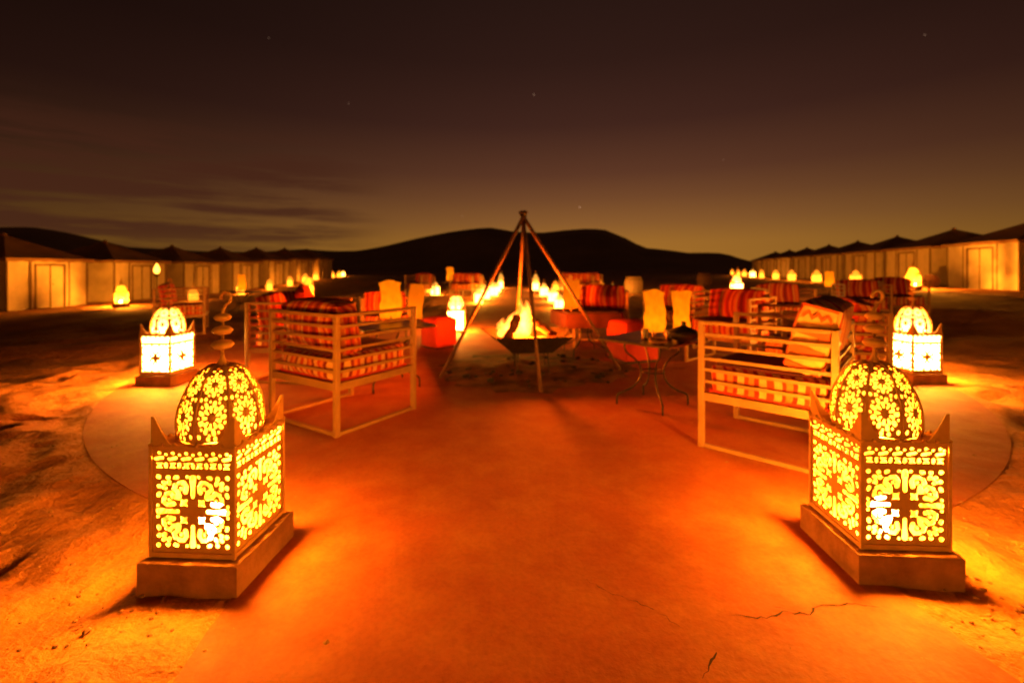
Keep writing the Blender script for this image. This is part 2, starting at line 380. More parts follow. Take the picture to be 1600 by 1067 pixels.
# ash bed under the fire
def ashf(u, v):
    r = 1.05 * v; a = 2 * math.pi * u; rr = r * (1 + .10 * math.sin(3 * a + 1) + .05 * math.sin(7 * a) + .05 * math.sin(17 * a + 2) + .03 * math.sin(29 * a))
    x = .25 + rr * 1.1 * math.cos(a); y = 5.55 + rr * .92 * math.sin(a)
    return (x, y, .026 + (1 - v) * .02 + .05 * max(0, float(vnoise(np.array(x * 4), np.array(y * 4), 3)) + .1) * (1 - v ** 3))
tag(MB().grid(ashf, 60, 16).build('ash_bed', M['ash'], smooth=True), kind='structure')
# loose clods and pebbles: nobody could count them
b = MB()
def rock(b, x, y, z, s):
    n0 = len(b.v); t = (1 + 5 ** .5) / 2
    V = [(-1,t,0),(1,t,0),(-1,-t,0),(1,-t,0),(0,-1,t),(0,1,t),(0,-1,-t),(0,1,-t),(t,0,-1),(t,0,1),(-t,0,-1),(-t,0,1)]
    Fc = [(0,11,5),(0,5,1),(0,1,7),(0,7,10),(0,10,11),(1,5,9),(5,11,4),(11,10,2),(10,7,6),(7,1,8),(3,9,4),(3,4,2),(3,2,6),(3,6,8),(3,8,9),(4,9,5),(2,4,11),(6,2,10),(8,6,7),(9,8,1)]
    b.add([(x + vx * s * random.uniform(.35, .65), y + vy * s * random.uniform(.35, .65), z + vz * s * random.uniform(.2, .42)) for vx, vy, vz in V], Fc)
def scatter(n, cx, cy, rx, ry, s0, s1, z=0.02):
    for _ in range(n):
        x = random.gauss(cx, rx); y = random.gauss(cy, ry)
        if y < .9: continue
        rock(b, x, y, z + gz(x, y), random.uniform(s0, s1) * random.random() ** 1.5 + .003)
scatter(110, 1.9, 1.62, .16, .14, .003, .013); scatter(60, 1.5, 1.5, .28, .12, .002, .007); scatter(60, -1.35, 1.60, .22, .12, .003, .010)
scatter(260, -2.2, 2.4, .8, .8, .003, .016); scatter(220, 2.7, 2.4, .8, .8, .003, .016); scatter(90, .2, 2.6, 1.0, 1.0, .0015, .006)
tag(b.build('pebbles', M['plinth']), 'loose sand clods and pebbles', None, None, 'stuff')
b = MB()
for _ in range(70):
    a = random.uniform(0, 6.28); r = random.uniform(.2, 1.1); rock(b, .25 + r * 1.05 * math.cos(a), 5.5 + r * .9 * math.sin(a), .045, random.uniform(.01, .06) * random.random() + .006)
tag(b.build('embers_and_ash_lumps', M['bowl']), 'burnt lumps of ash and charcoal', None, None, 'stuff')

# dunes on the horizon
prof = [(-2600,405),(-900,400),(-400,378),(-150,362),(0,355),(50,357),(100,366),(145,376),(200,388),(260,390),(330,393),(400,394),(450,391),(475,389),(520,393),(560,393),(600,387),(650,376),(700,366),(745,359),(770,357),(795,361),(820,363),(850,363.5),(880,360),(920,357),(945,359),(975,371),(1005,388),(1040,392),(1075,397),(1120,397),(1145,401),(1165,408),(1200,411),(1300,409),(1500,404),(1800,395),(2300,400),(4200,405)]
pxs = np.array([p[0] for p in prof], float); pys = np.array([p[1] for p in prof], float)
def dune(u, v):
    px = -2600 + u * 6800; D0 = 420 + 60 * math.sin(px * .004)
    z = CAMH + (HOR - np.interp(px, pxs, pys)) * D0 / F
    w = math.sin(math.pi * v) ** 1.3 if v < .5 else math.sin(math.pi * v)
    D = D0 + (v - .5) * 330 + 25 * w * math.sin(px * .013 + v * 6) * (1 - abs(2 * v - 1)) * (v < .499)
    k = 1 if v < .5 else D0 / D * 1.0
    return ((px - 800) / F * D, D, -2 + (z + 2) * w * (1 if v <= .5 else 1))
tag(MB().grid(dune, 420, 24).build('dunes', M['dune'], smooth=True), kind='structure')

# ================================================================== PIERCED LANTERN
def stroke(pts, r, n=5):
    """outline of a thick rounded line, counter-clockwise"""
    P = [Vector(p) for p in pts]
    rs = r if isinstance(r, (list, tuple)) else [r] * len(P)
    if len(P) == 1: return [(P[0].x + rs[0] * math.cos(a), P[0].y + rs[0] * math.sin(a)) for a in [2 * math.pi * i / 8 for i in range(8)]]
    out = []
    def nrm(i):
        t = (P[min(i + 1, len(P) - 1)] - P[max(i - 1, 0)]).normalized(); return Vector((-t.y, t.x)), t
    for i in range(len(P)):
        nn, t = nrm(i); out.append(P[i] - nn * rs[i])
    nn, t = nrm(len(P) - 1)
    for k in range(1, n): a = -math.pi / 2 + math.pi * k / n; out.append(P[-1] + (t * math.cos(a) + nn * math.sin(a)) * rs[-1])
    for i in range(len(P) - 1, -1, -1):
        nn, t = nrm(i); out.append(P[i] + nn * rs[i])
    nn, t = nrm(0)
    for k in range(1, n): a = math.pi / 2 + math.pi * k / n; out.append(P[0] + (t * math.cos(a) + nn * math.sin(a)) * rs[0])
    return [(p[0], p[1]) for p in out]
def star(c, r, rot=0):
    return [(c[0] + (r if k % 2 == 0 else r * .52) * math.cos(rot + math.pi / 4 * k), c[1] + (r if k % 2 == 0 else r * .52) * math.sin(rot + math.pi / 4 * k)) for k in range(8)]
def pierced(outline, holes, grid=None):
    """triangulated sheet with holes; returns 2D verts, faces"""
    vs = [Vector(p) for p in outline]; faces = [list(range(len(outline)))]; 
    polys = []
    for h in holes:
        n0 = len(vs); vs += [Vector(p) for p in h]; faces.append(list(range(n0, n0 + len(h)))); polys.append(h)
    def inh(x, y):
        for h, (x0, x1, y0, y1) in zip(polys, bbs):
            if x < x0 or x > x1 or y < y0 or y > y1: continue
            c = False; j = len(h) - 1
            for i in range(len(h)):
                if (h[i][1] > y) != (h[j][1] > y) and x < (h[j][0] - h[i][0]) * (y - h[i][1]) / (h[j][1] - h[i][1]) + h[i][0]: c = not c
                j = i
            if c: return True
        return False
    bbs = [(min(p[0] for p in h), max(p[0] for p in h), min(p[1] for p in h), max(p[1] for p in h)) for h in polys]
    if grid:
        vs += [Vector(p) for p in grid if not inh(*p)]
    r = delaunay_2d_cdt(vs, [], faces, 1, 1e-6)
    V, Fs = r[0], r[2]; out = []
    for f in Fs:
        cx = sum(V[i][0] for i in f) / len(f); cy = sum(V[i][1] for i in f) / len(f)
        if not inh(cx, cy): out.append(f)
    return V, out
LW = .325; PH = .395
def panel_holes():
    hs = []; k = .149; cy = .174
    q = [([(0, .40), (0, .62), (0, .90)], [.045, .045, .075]),]
    half = [([(.20, .52), (.17, .66), (.25, .78), (.36, .76)], .052), ([(.37, .38), (.40, .52), (.50, .60), (.46, .70)], .055),
            ([(.42, .92), (.47, .90)], .045), ([(.66, .90)], .055), ([(.15, .93)], .04), ([(.62, .74), (.64, .78)], .048), ([(.30, .60), (.31, .63)], .035)]
    diag = [([(.56, .45), (.60, .50), (.60, .58)], .04), ([(.75, .74), (.78, .77)], .05), ([(.92, .92)], .055)]
    def addq(pts, r):
        for sx_ in (1, -1):
            for sy_ in (1, -1):
                p = [(x * sx_, y * sy_) for x, y in pts]
                hs.append([(a * k, c * k * 1.06 + cy) for a, c in stroke(p, r * 1.16)])
    for pts, r in half: addq(pts, r); addq([(y, x) for x, y in pts], r)
    for pts, r in diag[1:]: addq(pts, r)
    for p in ([(0, .40), (0, .62), (0, .90)], [(0, -.40), (0, -.62), (0, -.90)], [(.40, 0), (.62, 0), (.90, 0)], [(-.40, 0), (-.62, 0), (-.90, 0)]):
        hs.append([(a * k, c * k * 1.06 + cy) for a, c in stroke(p, [.050, .052, .085])])
    for sx_ in (1, -1):
        for sy_ in (1, -1): hs.append([(a * k, c * k * 1.06 + cy) for a, c in star((.235 * sx_, .235 * sy_), .135, math.pi / 4)])
    for i in range(6):   # frieze
        x = -.134 + i * .0536
        hs.append([(x - .014, .356), (x + .014, .356), (x + .006, .368), (x + .014, .380), (x - .014, .380), (x - .006, .368)])
        if i < 5: hs.append(stroke([(x + .0268, .362), (x + .0268, .374)], .0065))
        hs.append(stroke([(x - .013, .395), (x + .012, .401)], .007))
        hs.append(stroke([(x, .420)], .0072)); hs.append(stroke([(min(x + .0268, .148), .414)], .006))
    return [[(x, y * .898) for x, y in h_] for h_ in hs]
pV, pF = pierced([(-LW/2, 0), (LW/2, 0), (LW/2, PH), (-LW/2, PH)], panel_holes())
DR_, DH = .152, .278
def dome_r(v): return DR_ * max(0.0, math.cos(math.pi / 2 * v) ** .72) * (1 + .05 * math.sin(math.pi * min(1, v * 2.2)))
def dome_pt(w, v, ang, nseg=8):
    r = dome_r(v); da = w / max(r, .004); lim = math.pi / nseg; da = max(-lim, min(lim, da))
    z = DH * math.sin(math.pi / 2 * v) ** .95
    return (r * math.cos(ang + da), r * math.sin(ang + da), z)
def dome_holes():
    hs = []; S = .30
    def vr(s): return dome_r(s / S) * math.pi / 8
    for cs, rad, npet in ((.066, .043, 9), (.168, .037, 8)):
        for kk in range(npet):
            a = 2 * math.pi * (kk + .5) / npet; b_ = a + math.pi / npet
            hs.append(stroke([(math.cos(a) * rad * .42, cs + math.sin(a) * rad * .42), (math.cos(a) * rad * .66, cs + math.sin(a) * rad * .66)], [.0035, .0058]))
            hs.append(stroke([(math.cos(b_) * rad * .80, cs + math.sin(b_) * rad * .80), (math.cos(b_) * rad * .98, cs + math.sin(b_) * rad * .98)], [.0058, .0066]))
            hs.append(stroke([(math.cos(a) * rad * 1.08, cs + math.sin(a) * rad * 1.08)], .0044))
    for (w, s) in ((.042, .118), (-.042, .118), (.024, .119), (-.024, .119), (.044, .017), (-.044, .017), (.012, .011), (-.012, .011), (0, .250), (.011, .232), (-.011, .232), (0, .217)):
        hs.append(stroke([(w, s)], .0064))
    return hs, S
dh, DS = dome_holes()
def dome_sheet():
    ol = []; m = 14
    for i in range(m + 1): s = DS * .93 * i / m; ol.append((dome_r(s / DS) * math.pi / 8 - .004, s))
    left = [(-w, s) for w, s in ol[::-1]]
    outline = ol + left
    g = [(w, s) for s in np.arange(.015, DS * .9, .014) for w in np.arange(-.05, .051, .0125) if abs(w) < dome_r(s / DS) * math.pi / 8 - .008]
    return pierced(outline, dh, g)
dV, dF = dome_sheet()
def disc(z, r, h): return [(.006, z - h), (r * .7, z - h * .75), (r, z), (r * .7, z + h * .75), (.006, z + h)]
def make_lantern(name='pierced_metal_lantern', liner='shade'):
    t = empty(name); t['category'] = 'lantern'
    pb = MB().add([(p[0], 0, p[1]) for p in pV], pF)
    pm = None
    for k in range(4):
        o = pb.build('side_panel', M['brass'], t, solid=.003) if pm is None else bpy.data.objects.new('side_panel', pm)
        if pm is None: pm = o.data
        else:
            COL.objects.link(o); o.parent = t; s = o.modifiers.new('s', 'SOLIDIFY'); s.thickness = .003; s.offset = 0
        a = math.pi / 2 * k; o.rotation_euler = (0, 0, a); o.location = (math.sin(a) * LW / 2, -math.cos(a) * LW / 2, .02)
    f = MB(); h = LW / 2 + .003
    for sx_ in (-1, 1):
        for sy_ in (-1, 1): f.box(h*sx_ - .006, h*sx_ + .006, h*sy_ - .006, h*sy_ + .006, 0, PH + .028)
    for z0, z1 in ((.004, .020), (PH + .018, PH + .030)):
        f.box(-h, h, -h - .005, -h + .004, z0, z1); f.box(-h, h, h - .004, h + .005, z0, z1)
        f.box(-h - .005, -h + .004, -h, h, z0 + .0005, z1 - .0005); f.box(h - .004, h + .005, -h, h, z0 + .0005, z1 - .0005)
    f.build('frame', M['brass'], t)
    # roof plate between box and dome
    MB().lathe([(.149, .0), (.149, .006)], 4, (0, 0, 0)).v
    rp = MB(); n = 32; inner = [(.146 * math.cos(2*math.pi*i/n), .146 * math.sin(2*math.pi*i/n)) for i in range(n)]
    outer = []
    for i in range(n):
        a = 2*math.pi*i/n; q = h / max(abs(math.cos(a)), abs(math.sin(a))); outer.append((q*math.cos(a), q*math.sin(a)))
    zz = PH + .031
    rp.add([(x, y, zz) for x, y in inner] + [(x, y, zz) for x, y in outer], [(i, i + n, (i + 1) % n + n, (i + 1) % n) for i in range(n)])
    rp.build('top_plate', M['brass'], t, solid=.002)
    # beads along the eave
    bd = MB()
    for k in range(4):
        a = math.pi / 2 * k
        for i in range(8):
            u_ = -h + 2 * h * i / 7; x, y = u_, -h - .004; xx = x * math.cos(a) - y * math.sin(a); yy = x * math.sin(a) + y * math.cos(a)
            if i < 7: bd.lathe([(0.0005, -.0085), (.0065, -.005), (.0085, 0), (.0065, .005), (.0005, .0085)], 8, (xx, yy, PH + .036))
    tag(bd.build('bead_edging', M['brass'], t, smooth=True), kind='stuff')
    # corner horns
    hm = None
    for k in range(4):
        if hm is None:
            c = MB(); w = .088
            def leg(dx, dy):
                P = [(0, 0, 0), (dx*w, dy*w, 0), (dx*w*.80, dy*w*.80, .012), (dx*w*.52, dy*w*.52, .045), (dx*.012, dy*.012, .108), (0, 0, .112)]
                c.add(P, [(0, 1, 2, 3, 4, 5)])
            leg(1, 0); leg(0, 1)
            o = c.build('corner_horn', M['brass'], t, solid=.003); hm = o.data
        else:
            o = bpy.data.objects.new('corner_horn', hm); COL.objects.link(o); o.parent = t; s = o.modifiers.new('s', 'SOLIDIFY'); s.thickness = .003; s.offset = 0
        a = math.pi / 2 * k; v = Matrix.Rotation(a, 3, 'Z') @ Vector((-h, -h, 0)); o.location = (v.x, v.y, PH + .031); o.rotation_euler = (0, 0, a)
    # dome
    dm = None; rm = None
    for k in range(8):
        if dm is None:
            vs = [dome_pt(p[0], p[1] / DS, 0) for p in dV]
            o = MB().add(vs, dF).build('dome_panel', M['brass'], t, smooth=True, solid=.0025); dm = o.data
            rb = MB().tube([tuple(Vector(dome_pt(9, v / 16, 0)) * 1.0) for v in range(16)], .0065, 6)
            r_ = rb.build('dome_rib', M['brass'], t, smooth=True); rm = r_.data
        else:
            o = bpy.data.objects.new('dome_panel', dm); COL.objects.link(o); o.parent = t; s = o.modifiers.new('s', 'SOLIDIFY'); s.thickness = .0025; s.offset = 0
            r_ = bpy.data.objects.new('dome_rib', rm); COL.objects.link(r_); r_.parent = t
        for q in (o, r_): q.location = (0, 0, PH + .033); q.rotation_euler = (0, 0, math.pi / 4 * k + math.pi / 8)
    fz = PH + .033 + DH
    fi = MB().lathe([(.055, -.022), (.040, -.008), (.018, .008), (.008, .03), (.006, .05)] , 16, (0, 0, fz))
    for z, r, hh in ((.082, .044, .021), (.142, .040, .020), (.196, .034, .018)):
        fi.lathe([(.006, z - hh - .02)] + disc(z, r, hh) + [(.006, z + hh + .02)], 16, (0, 0, fz))
    fo = fi.build('finial', M['brass'], t, smooth=True)
    MB().tube([(0, 0, fz + .20), (.004, 0, fz + .225), (.014, 0, fz + .25)], .006, 8).tube([(.014 + .022 * math.sin(a), 0, fz + .278 - .026 * math.cos(a)) for a in [2*math.pi*i/14 for i in range(12)]], .006, 8).build('hook', M['brass'], fo, smooth=True)
    # liner
    l = MB(); hh = LW / 2 - .004
    l.add([(-hh,-hh,.01),(hh,-hh,.01),(hh,hh,.01),(-hh,hh,.01),(-hh,-hh,PH+.015),(hh,-hh,PH+.015),(hh,hh,PH+.015),(-hh,hh,PH+.015)], [(0,1,5,4),(1,2,6,5),(2,3,7,6),(3,0,4,7)])
    l.lathe([(dome_r(v / 10) * .93 + .0002, PH + .035 + DH * .96 * math.sin(math.pi / 2 * v / 10)) for v in range(10)], 24)
    l.f = [q for q in l.f if len(q) < 8]
    l.build('liner', M[liner], t, smooth=False)
    MB().lathe([(.001, 0), (.022, .006), (.042, .030), (.046, .055), (.036, .082), (.018, .096), (.001, .100)], 14, (0, -.06, .055)).lathe([(.014, .0), (.014, .055)], 10, (0, -.06, .004)).build('bulb', M['bulb'], t, smooth=True)
    b2 = MB().tube([(h + .004, -.09, .20), (h + .004, -.09, .26)], .004, 6)
    b2.build('hinge', M['brass'], t); MB().tube([(h + .002, .05, .235), (h + .022, .05, .235)], .005, 6).build('latch', M['brass'], t)
    MB().box(-h, h, -h, h, -.002, .004).build('base_tray', M['brass'], t)
    return t
lanA = make_lantern(); lanH = make_lantern(liner='shade_hot')
def make_plinth():
    b = MB(); N_ = 14; w = .197; hh = .147
    def face(fn): b.grid(fn, N_, N_)
    def jit(p):
        x, y, z = p; s = float(vnoise(np.array(x * 19 + 7 * z), np.array(y * 19 + 5 * z), 5)) * .012
        e = max(abs(x), abs(y)) / w
        rr = 1 + s * 1.2 - (.012 if z > hh - .005 and e > .97 else 0)
        return (x * rr, y * rr, z + (s * .6 - (.006 if e > .97 else 0) if z > hh - .005 else 0))
    face(lambda u, v: jit((-w + 2*w*u, -w + 2*w*v, hh)))
    face(lambda u, v: jit((-w + 2*w*u, -w, hh*v - .05*(1-v))))
    face(lambda u, v: jit((w, -w + 2*w*u, hh*v - .05*(1-v))))
    face(lambda u, v: jit((w - 2*w*u, w, hh*v - .05*(1-v))))
    face(lambda u, v: jit((-w, w - 2*w*u, hh*v - .05*(1-v))))
    o = b.build('stone_plinth', M['plinth'], smooth=False); o['category'] = 'plinth'; return o
plA = make_plinth()
index_children()
GL = 'pierced metal lanterns set out around the camp'
used = {'A': False, 'H': False, 'P': False}
def put_lantern(x, y, rz, label, hot=False, power=300, rad=.03, plinth=None, s=1.0, z=None, lz=.18):
    k = 'H' if hot else 'A'; src = lanH if hot else lanA
    zz = gz(x, y) if z is None else z
    o = src if not used[k] else copy_tree(src, skip=('lamp_light',)); used[k] = True
    pz = 0
    if plinth:
        p = plA if not used['P'] else plA.copy()
        if used['P']: COL.objects.link(p)
        used['P'] = True
        place(p, (x, y, zz), rz, plinth, 'stone plinths under the lanterns', s); p.scale[2] = .885 * s; pz = .130 * s
    place(o, (x, y, zz + pz + .003), rz, label, GL, s)
    lamp(o, lz, power, rad)
    return o
put_lantern(-1.212, 1.905, R(-3.3), 'large pierced lantern on the rough block at the near left side of the path', power=270, rad=.10, plinth='rough sandy block under the large near lantern on the left of the path', z=.012, lz=.22)
put_lantern(1.555, 1.955, R(-3), 'large pierced lantern near right, a bright bulb low behind its front panel', power=370, rad=.10, plinth='rough sandy block under the large near lantern on the right of the path', z=.012, lz=.22)
put_lantern(-1.25, -1.6, R(3), 'added pierced lantern out of view behind the camera, left of the path', power=330, rad=.06, plinth='block under the added lantern behind the camera, left of the path', z=.0)  # unseen pair behind the camera, added to light the near lantern fronts
put_lantern(1.6, -1.6, R(-3), 'added pierced lantern out of view behind the camera, right of the path', power=330, rad=.06, plinth='block under the added lantern behind the camera, right of the path', z=.0)  # other half of the added pair, also out of view
put_lantern(-3.74, 4.95, R(-4), 'white-hot pierced lantern on a low block at the left rim of the round patio', True, 620, .08, 'low block under the white-hot lantern at the left rim of the patio')
put_lantern(4.42, 5.02, R(4), 'white-hot pierced lantern on a low block at the right rim of the round patio', True, 620, .08, 'low block under the white-hot lantern at the right rim of the patio')
put_lantern(-1.09, 8.9, R(3), 'white-hot ribbed lantern beyond the red pouf, left of the fire tripod', True, 620, .08, 'low block under the lantern on the far rim of the patio', z=-.1)
put_lantern(-7.25, 16.2, R(20), 'lone yellow lantern rising behind the back cushion of the striped armchair on the left', False, 500, .03, 'low block under the lone lantern behind the left armchair')
put_lantern(8.0, 16.2, R(-8), 'lone white-hot lantern above the bare rail, left of the red striped cushions', True, 700, .03, 'low block under the lone lantern beyond the rail')
put_lantern(-14.6, 17.0, R(20), 'orange lantern on the sand between the first two tents on the left', False, 1150, .03, 'low block under the lantern between the first two left tents')
put_lantern(14.9, 16.9, R(30), 'bright lantern in front of the two nearest tents on the right', False, 2200, .028, 'low block under the lantern before the nearest right tents')
index_children()

# ---- simple lanterns further off
def make_far(name, m, tall=False):
    t = empty(name); t['category'] = 'lantern'
    h0 = .44 if not tall else .75; w = .16 if not tall else .13
    b = MB().lathe([(w, .02), (w, h0)], 4).lathe([(w * .92 * math.cos(a), h0 + .24 * math.sin(a)) for a in [math.pi / 2 * i / 6 for i in range(6)]] + [(.012, h0 + .245)], 12)
    for i, v in enumerate(b.v[:8]): b.v[i] = (v[0] * 1.41, v[1] * 1.41, v[2])
    b.build('glowing_body', m, t); lamp(t, .22, 55 if m is M['far_glow'] else 130, .05)
    f = MB()
    for sx_ in (-1, 1):
        for sy_ in (-1, 1): f.box(sx_*w - .006, sx_*w + .006, sy_*w - .006, sy_*w + .006, 0, h0 + .06)
    f.box(-w-.01, w+.01, -w-.01, w+.01, h0 - .004, h0 + .008); f.box(-w-.01, w+.01, -w-.01, w+.01, 0, .018)
    for k in range(4):
        a = math.pi / 4 * k; pts = [(math.cos(a) * w * .95 * math.cos(q), math.sin(a) * w * .95 * math.cos(q), h0 + .25 * math.sin(q)) for q in [math.pi * i / 10 for i in range(11)]]
        f.tube([(math.cos(a) * w * .95 * math.cos(q), math.sin(a) * w * .95 * math.cos(q), h0 + .25 * math.sin(q)) for q in [math.pi * i / 10 for i in range(11)]], .005, 4)
    for z in (.07, .12, .165): f.lathe(disc(z, .03, .013), 10, (0, 0, h0 + .24))
    f.lathe([(.006, .0), (.006, .2)], 6, (0, 0, h0 + .24))
    f.build('cage', M['brass'], t); return t
farG = make_far('small_lantern', M['far_glow']); farW = make_far('small_lantern', M['far_hot']); farT = make_far('tall_lantern', M['far_hot'], True)
index_children()
fu = set()
def put_far(src, px, D, label, group, s=1.0, rz=None, dz=0):
    x = (px - 800) / F * D
    o = src if id(src) not in fu else copy_tree(src); fu.add(id(src))
    place(o, (x, D, gz(x, D) + dz), random.uniform(0, 1.5) if rz is None else rz, label, group, s)
    return o
GLr = 'lanterns standing along the row of tents on the left'; GRr = 'lanterns standing along the row of tents on the right'; GP = 'lanterns along the middle path beyond the fire'
ordn = ['nearest', 'second', 'third', 'fourth', 'fifth', 'sixth', 'seventh', 'eighth', 'ninth', 'tenth']
for i, (px, D) in enumerate(((376, 25.5), (421, 29), (453, 32.5), (477, 36), (493, 39.5), (508, 43), (519, 47), (530, 50), (536, 56))):
    put_far(farG if i not in (8,) else farW, px, D, ['orange lantern beside the paper lamp, first of the receding row by the left tents', 'orange lantern just above the pillow on the left chair, second of the left row', 'third orange lantern of the receding row before the left tents', 'fourth orange lantern of the receding row before the left tents', 'fifth small orange lantern in the receding left row', 'small lantern below the bright end wall of the last left tent', 'dim orange lantern just past the last left tent', 'second last lantern of the left row, over open dark sand', 'red-glowing last lantern at the far end of the left row'][i], GLr)
put_far(farG, 302, 21, 'lantern of which only the glowing dome shows, before the third left tent', GLr, dz=-.05)
for i, (px, D) in enumerate(((1337, 22.5), (1276, 26), (1237, 29.5), (1212, 33), (1190, 37), (1176, 42), (1163, 46), (1153, 50), (1144, 58))):
    put_far(farW if i in (5,) else farG, px, D, ['orange lantern just behind the red bench, first of the receding right row', 'orange lantern left of the small paper lamp on the right', 'third orange lantern of the receding right row', 'fourth orange lantern of the receding right row', 'fifth small lantern of the right row, under a tall pale wall edge', 'flaring white lantern amid the far end of the right row', 'small orange lantern just left of the flaring one', 'small lantern right above the lone white-hot lantern', 'tiny last lantern at the far end of the right row'][i], GRr, dz=.05)
for i, (px, D, src, s) in enumerate(((672, 22, farG, 1), (680, 19.5, farW, 1.05), (748, 14.8, farW, .95), (758, 17, farW, 1), (771, 19, farW, 1.1), (777, 22, farW, .9), (782.5, 26, farT, 1.1),
                                  (837, 24, farT, 1.1), (850, 19, farW, 1.0), (864, 15.5, farW, .95), (874, 13.0, farW, .8), (926, 23, farG, 1.0), (939, 25, farG, .9), (957, 20, farW, .85), (752, 23, farG, 1.0), (868, 24, farG, .9))):
    put_far(src, px, D, ['yellow lantern at the left edge of the middle cluster, beside a whiter one', 'white-hot lantern at the left edge of the middle cluster', 'white lantern lowest on the left of the path beyond the fire', 'white lantern second up the left of the path beyond the fire, behind the tripod leg',
        'big white lantern on the left of the path with its finial against the dark hill', 'white lantern nearest the tall one on the left of the path', 'tall slim lantern on the left of the path, left of the rear tripod leg',
        'tall slim lantern on the right of the path, right of the front tripod leg', 'white lantern next right of the tall slim one on the right of the path', 'white lantern third along the right of the path', 'low white lantern on a dark block beside the leaning paper lamp', 'dim orange lantern over the dark red cushions beyond the fire',
        'little yellow lantern over the right end of the dark red cushions', 'bright round-topped lantern over the red cushion beyond the fire', 'dim lantern far back between tripod leg and path', 'dim lantern far back on the right of the path'][i], GP, s * .78)
plm = plA.copy(); COL.objects.link(plm); place(plm, (74 / F * 13, 13, gz(1.4, 13) - .147), .3, 'dark block under the low white lantern beside the leaning paper lamp', 'stone plinths under the lanterns')
for k_ in COL.objects:
    pass
index_children()

# ================================================================== ARMCHAIR
def cushion(sx_, sy_, sz_, puff=.02, n=10, taper=0):
    b = MB(); vs = []
    def shape(x, y, z):
        # rounded soft box; x,y,z in -1..1
        ex = 1 - abs(x) ** 5; ey = 1 - abs(y) ** 5; ez = 1 - abs(z) ** 5
        X_ = x * sx_ / 2; Y_ = y * sy_ / 2; Z_ = z * sz_ / 2
        r = .93
        X_ *= (r + (1 - r) * (ey * ez) ** .5); Y_ *= (r - .02 + (1.02 - r) * (ex * ez) ** .5); Z_ *= (r - .02 + (1.02 - r) * (ex * ey) ** .5)
        p = puff * (1 - x * x) * (1 - z * z) * y; q = puff * (1 - x * x) * (1 - y * y) * z
        w = float(vnoise(np.array(X_ * 6 + 3 * z), np.array(Z_ * 6 + 5 * y), 11)) * .012
        return (X_ + w, Y_ + p + w, Z_ + q + w * .6)
    for ax in range(3):
        for sg in (-1, 1):
            def fn(u, v, ax=ax, sg=sg):
                a, c = 2 * u - 1, 2 * v - 1
                if sg < 0: a = -a
                p = [0, 0, 0]; p[ax] = sg; p[(ax + 1) % 3] = a; p[(ax + 2) % 3] = c
                return shape(*p)
            b.grid(fn, n, n)
    return b
CW, CD = .80, .76
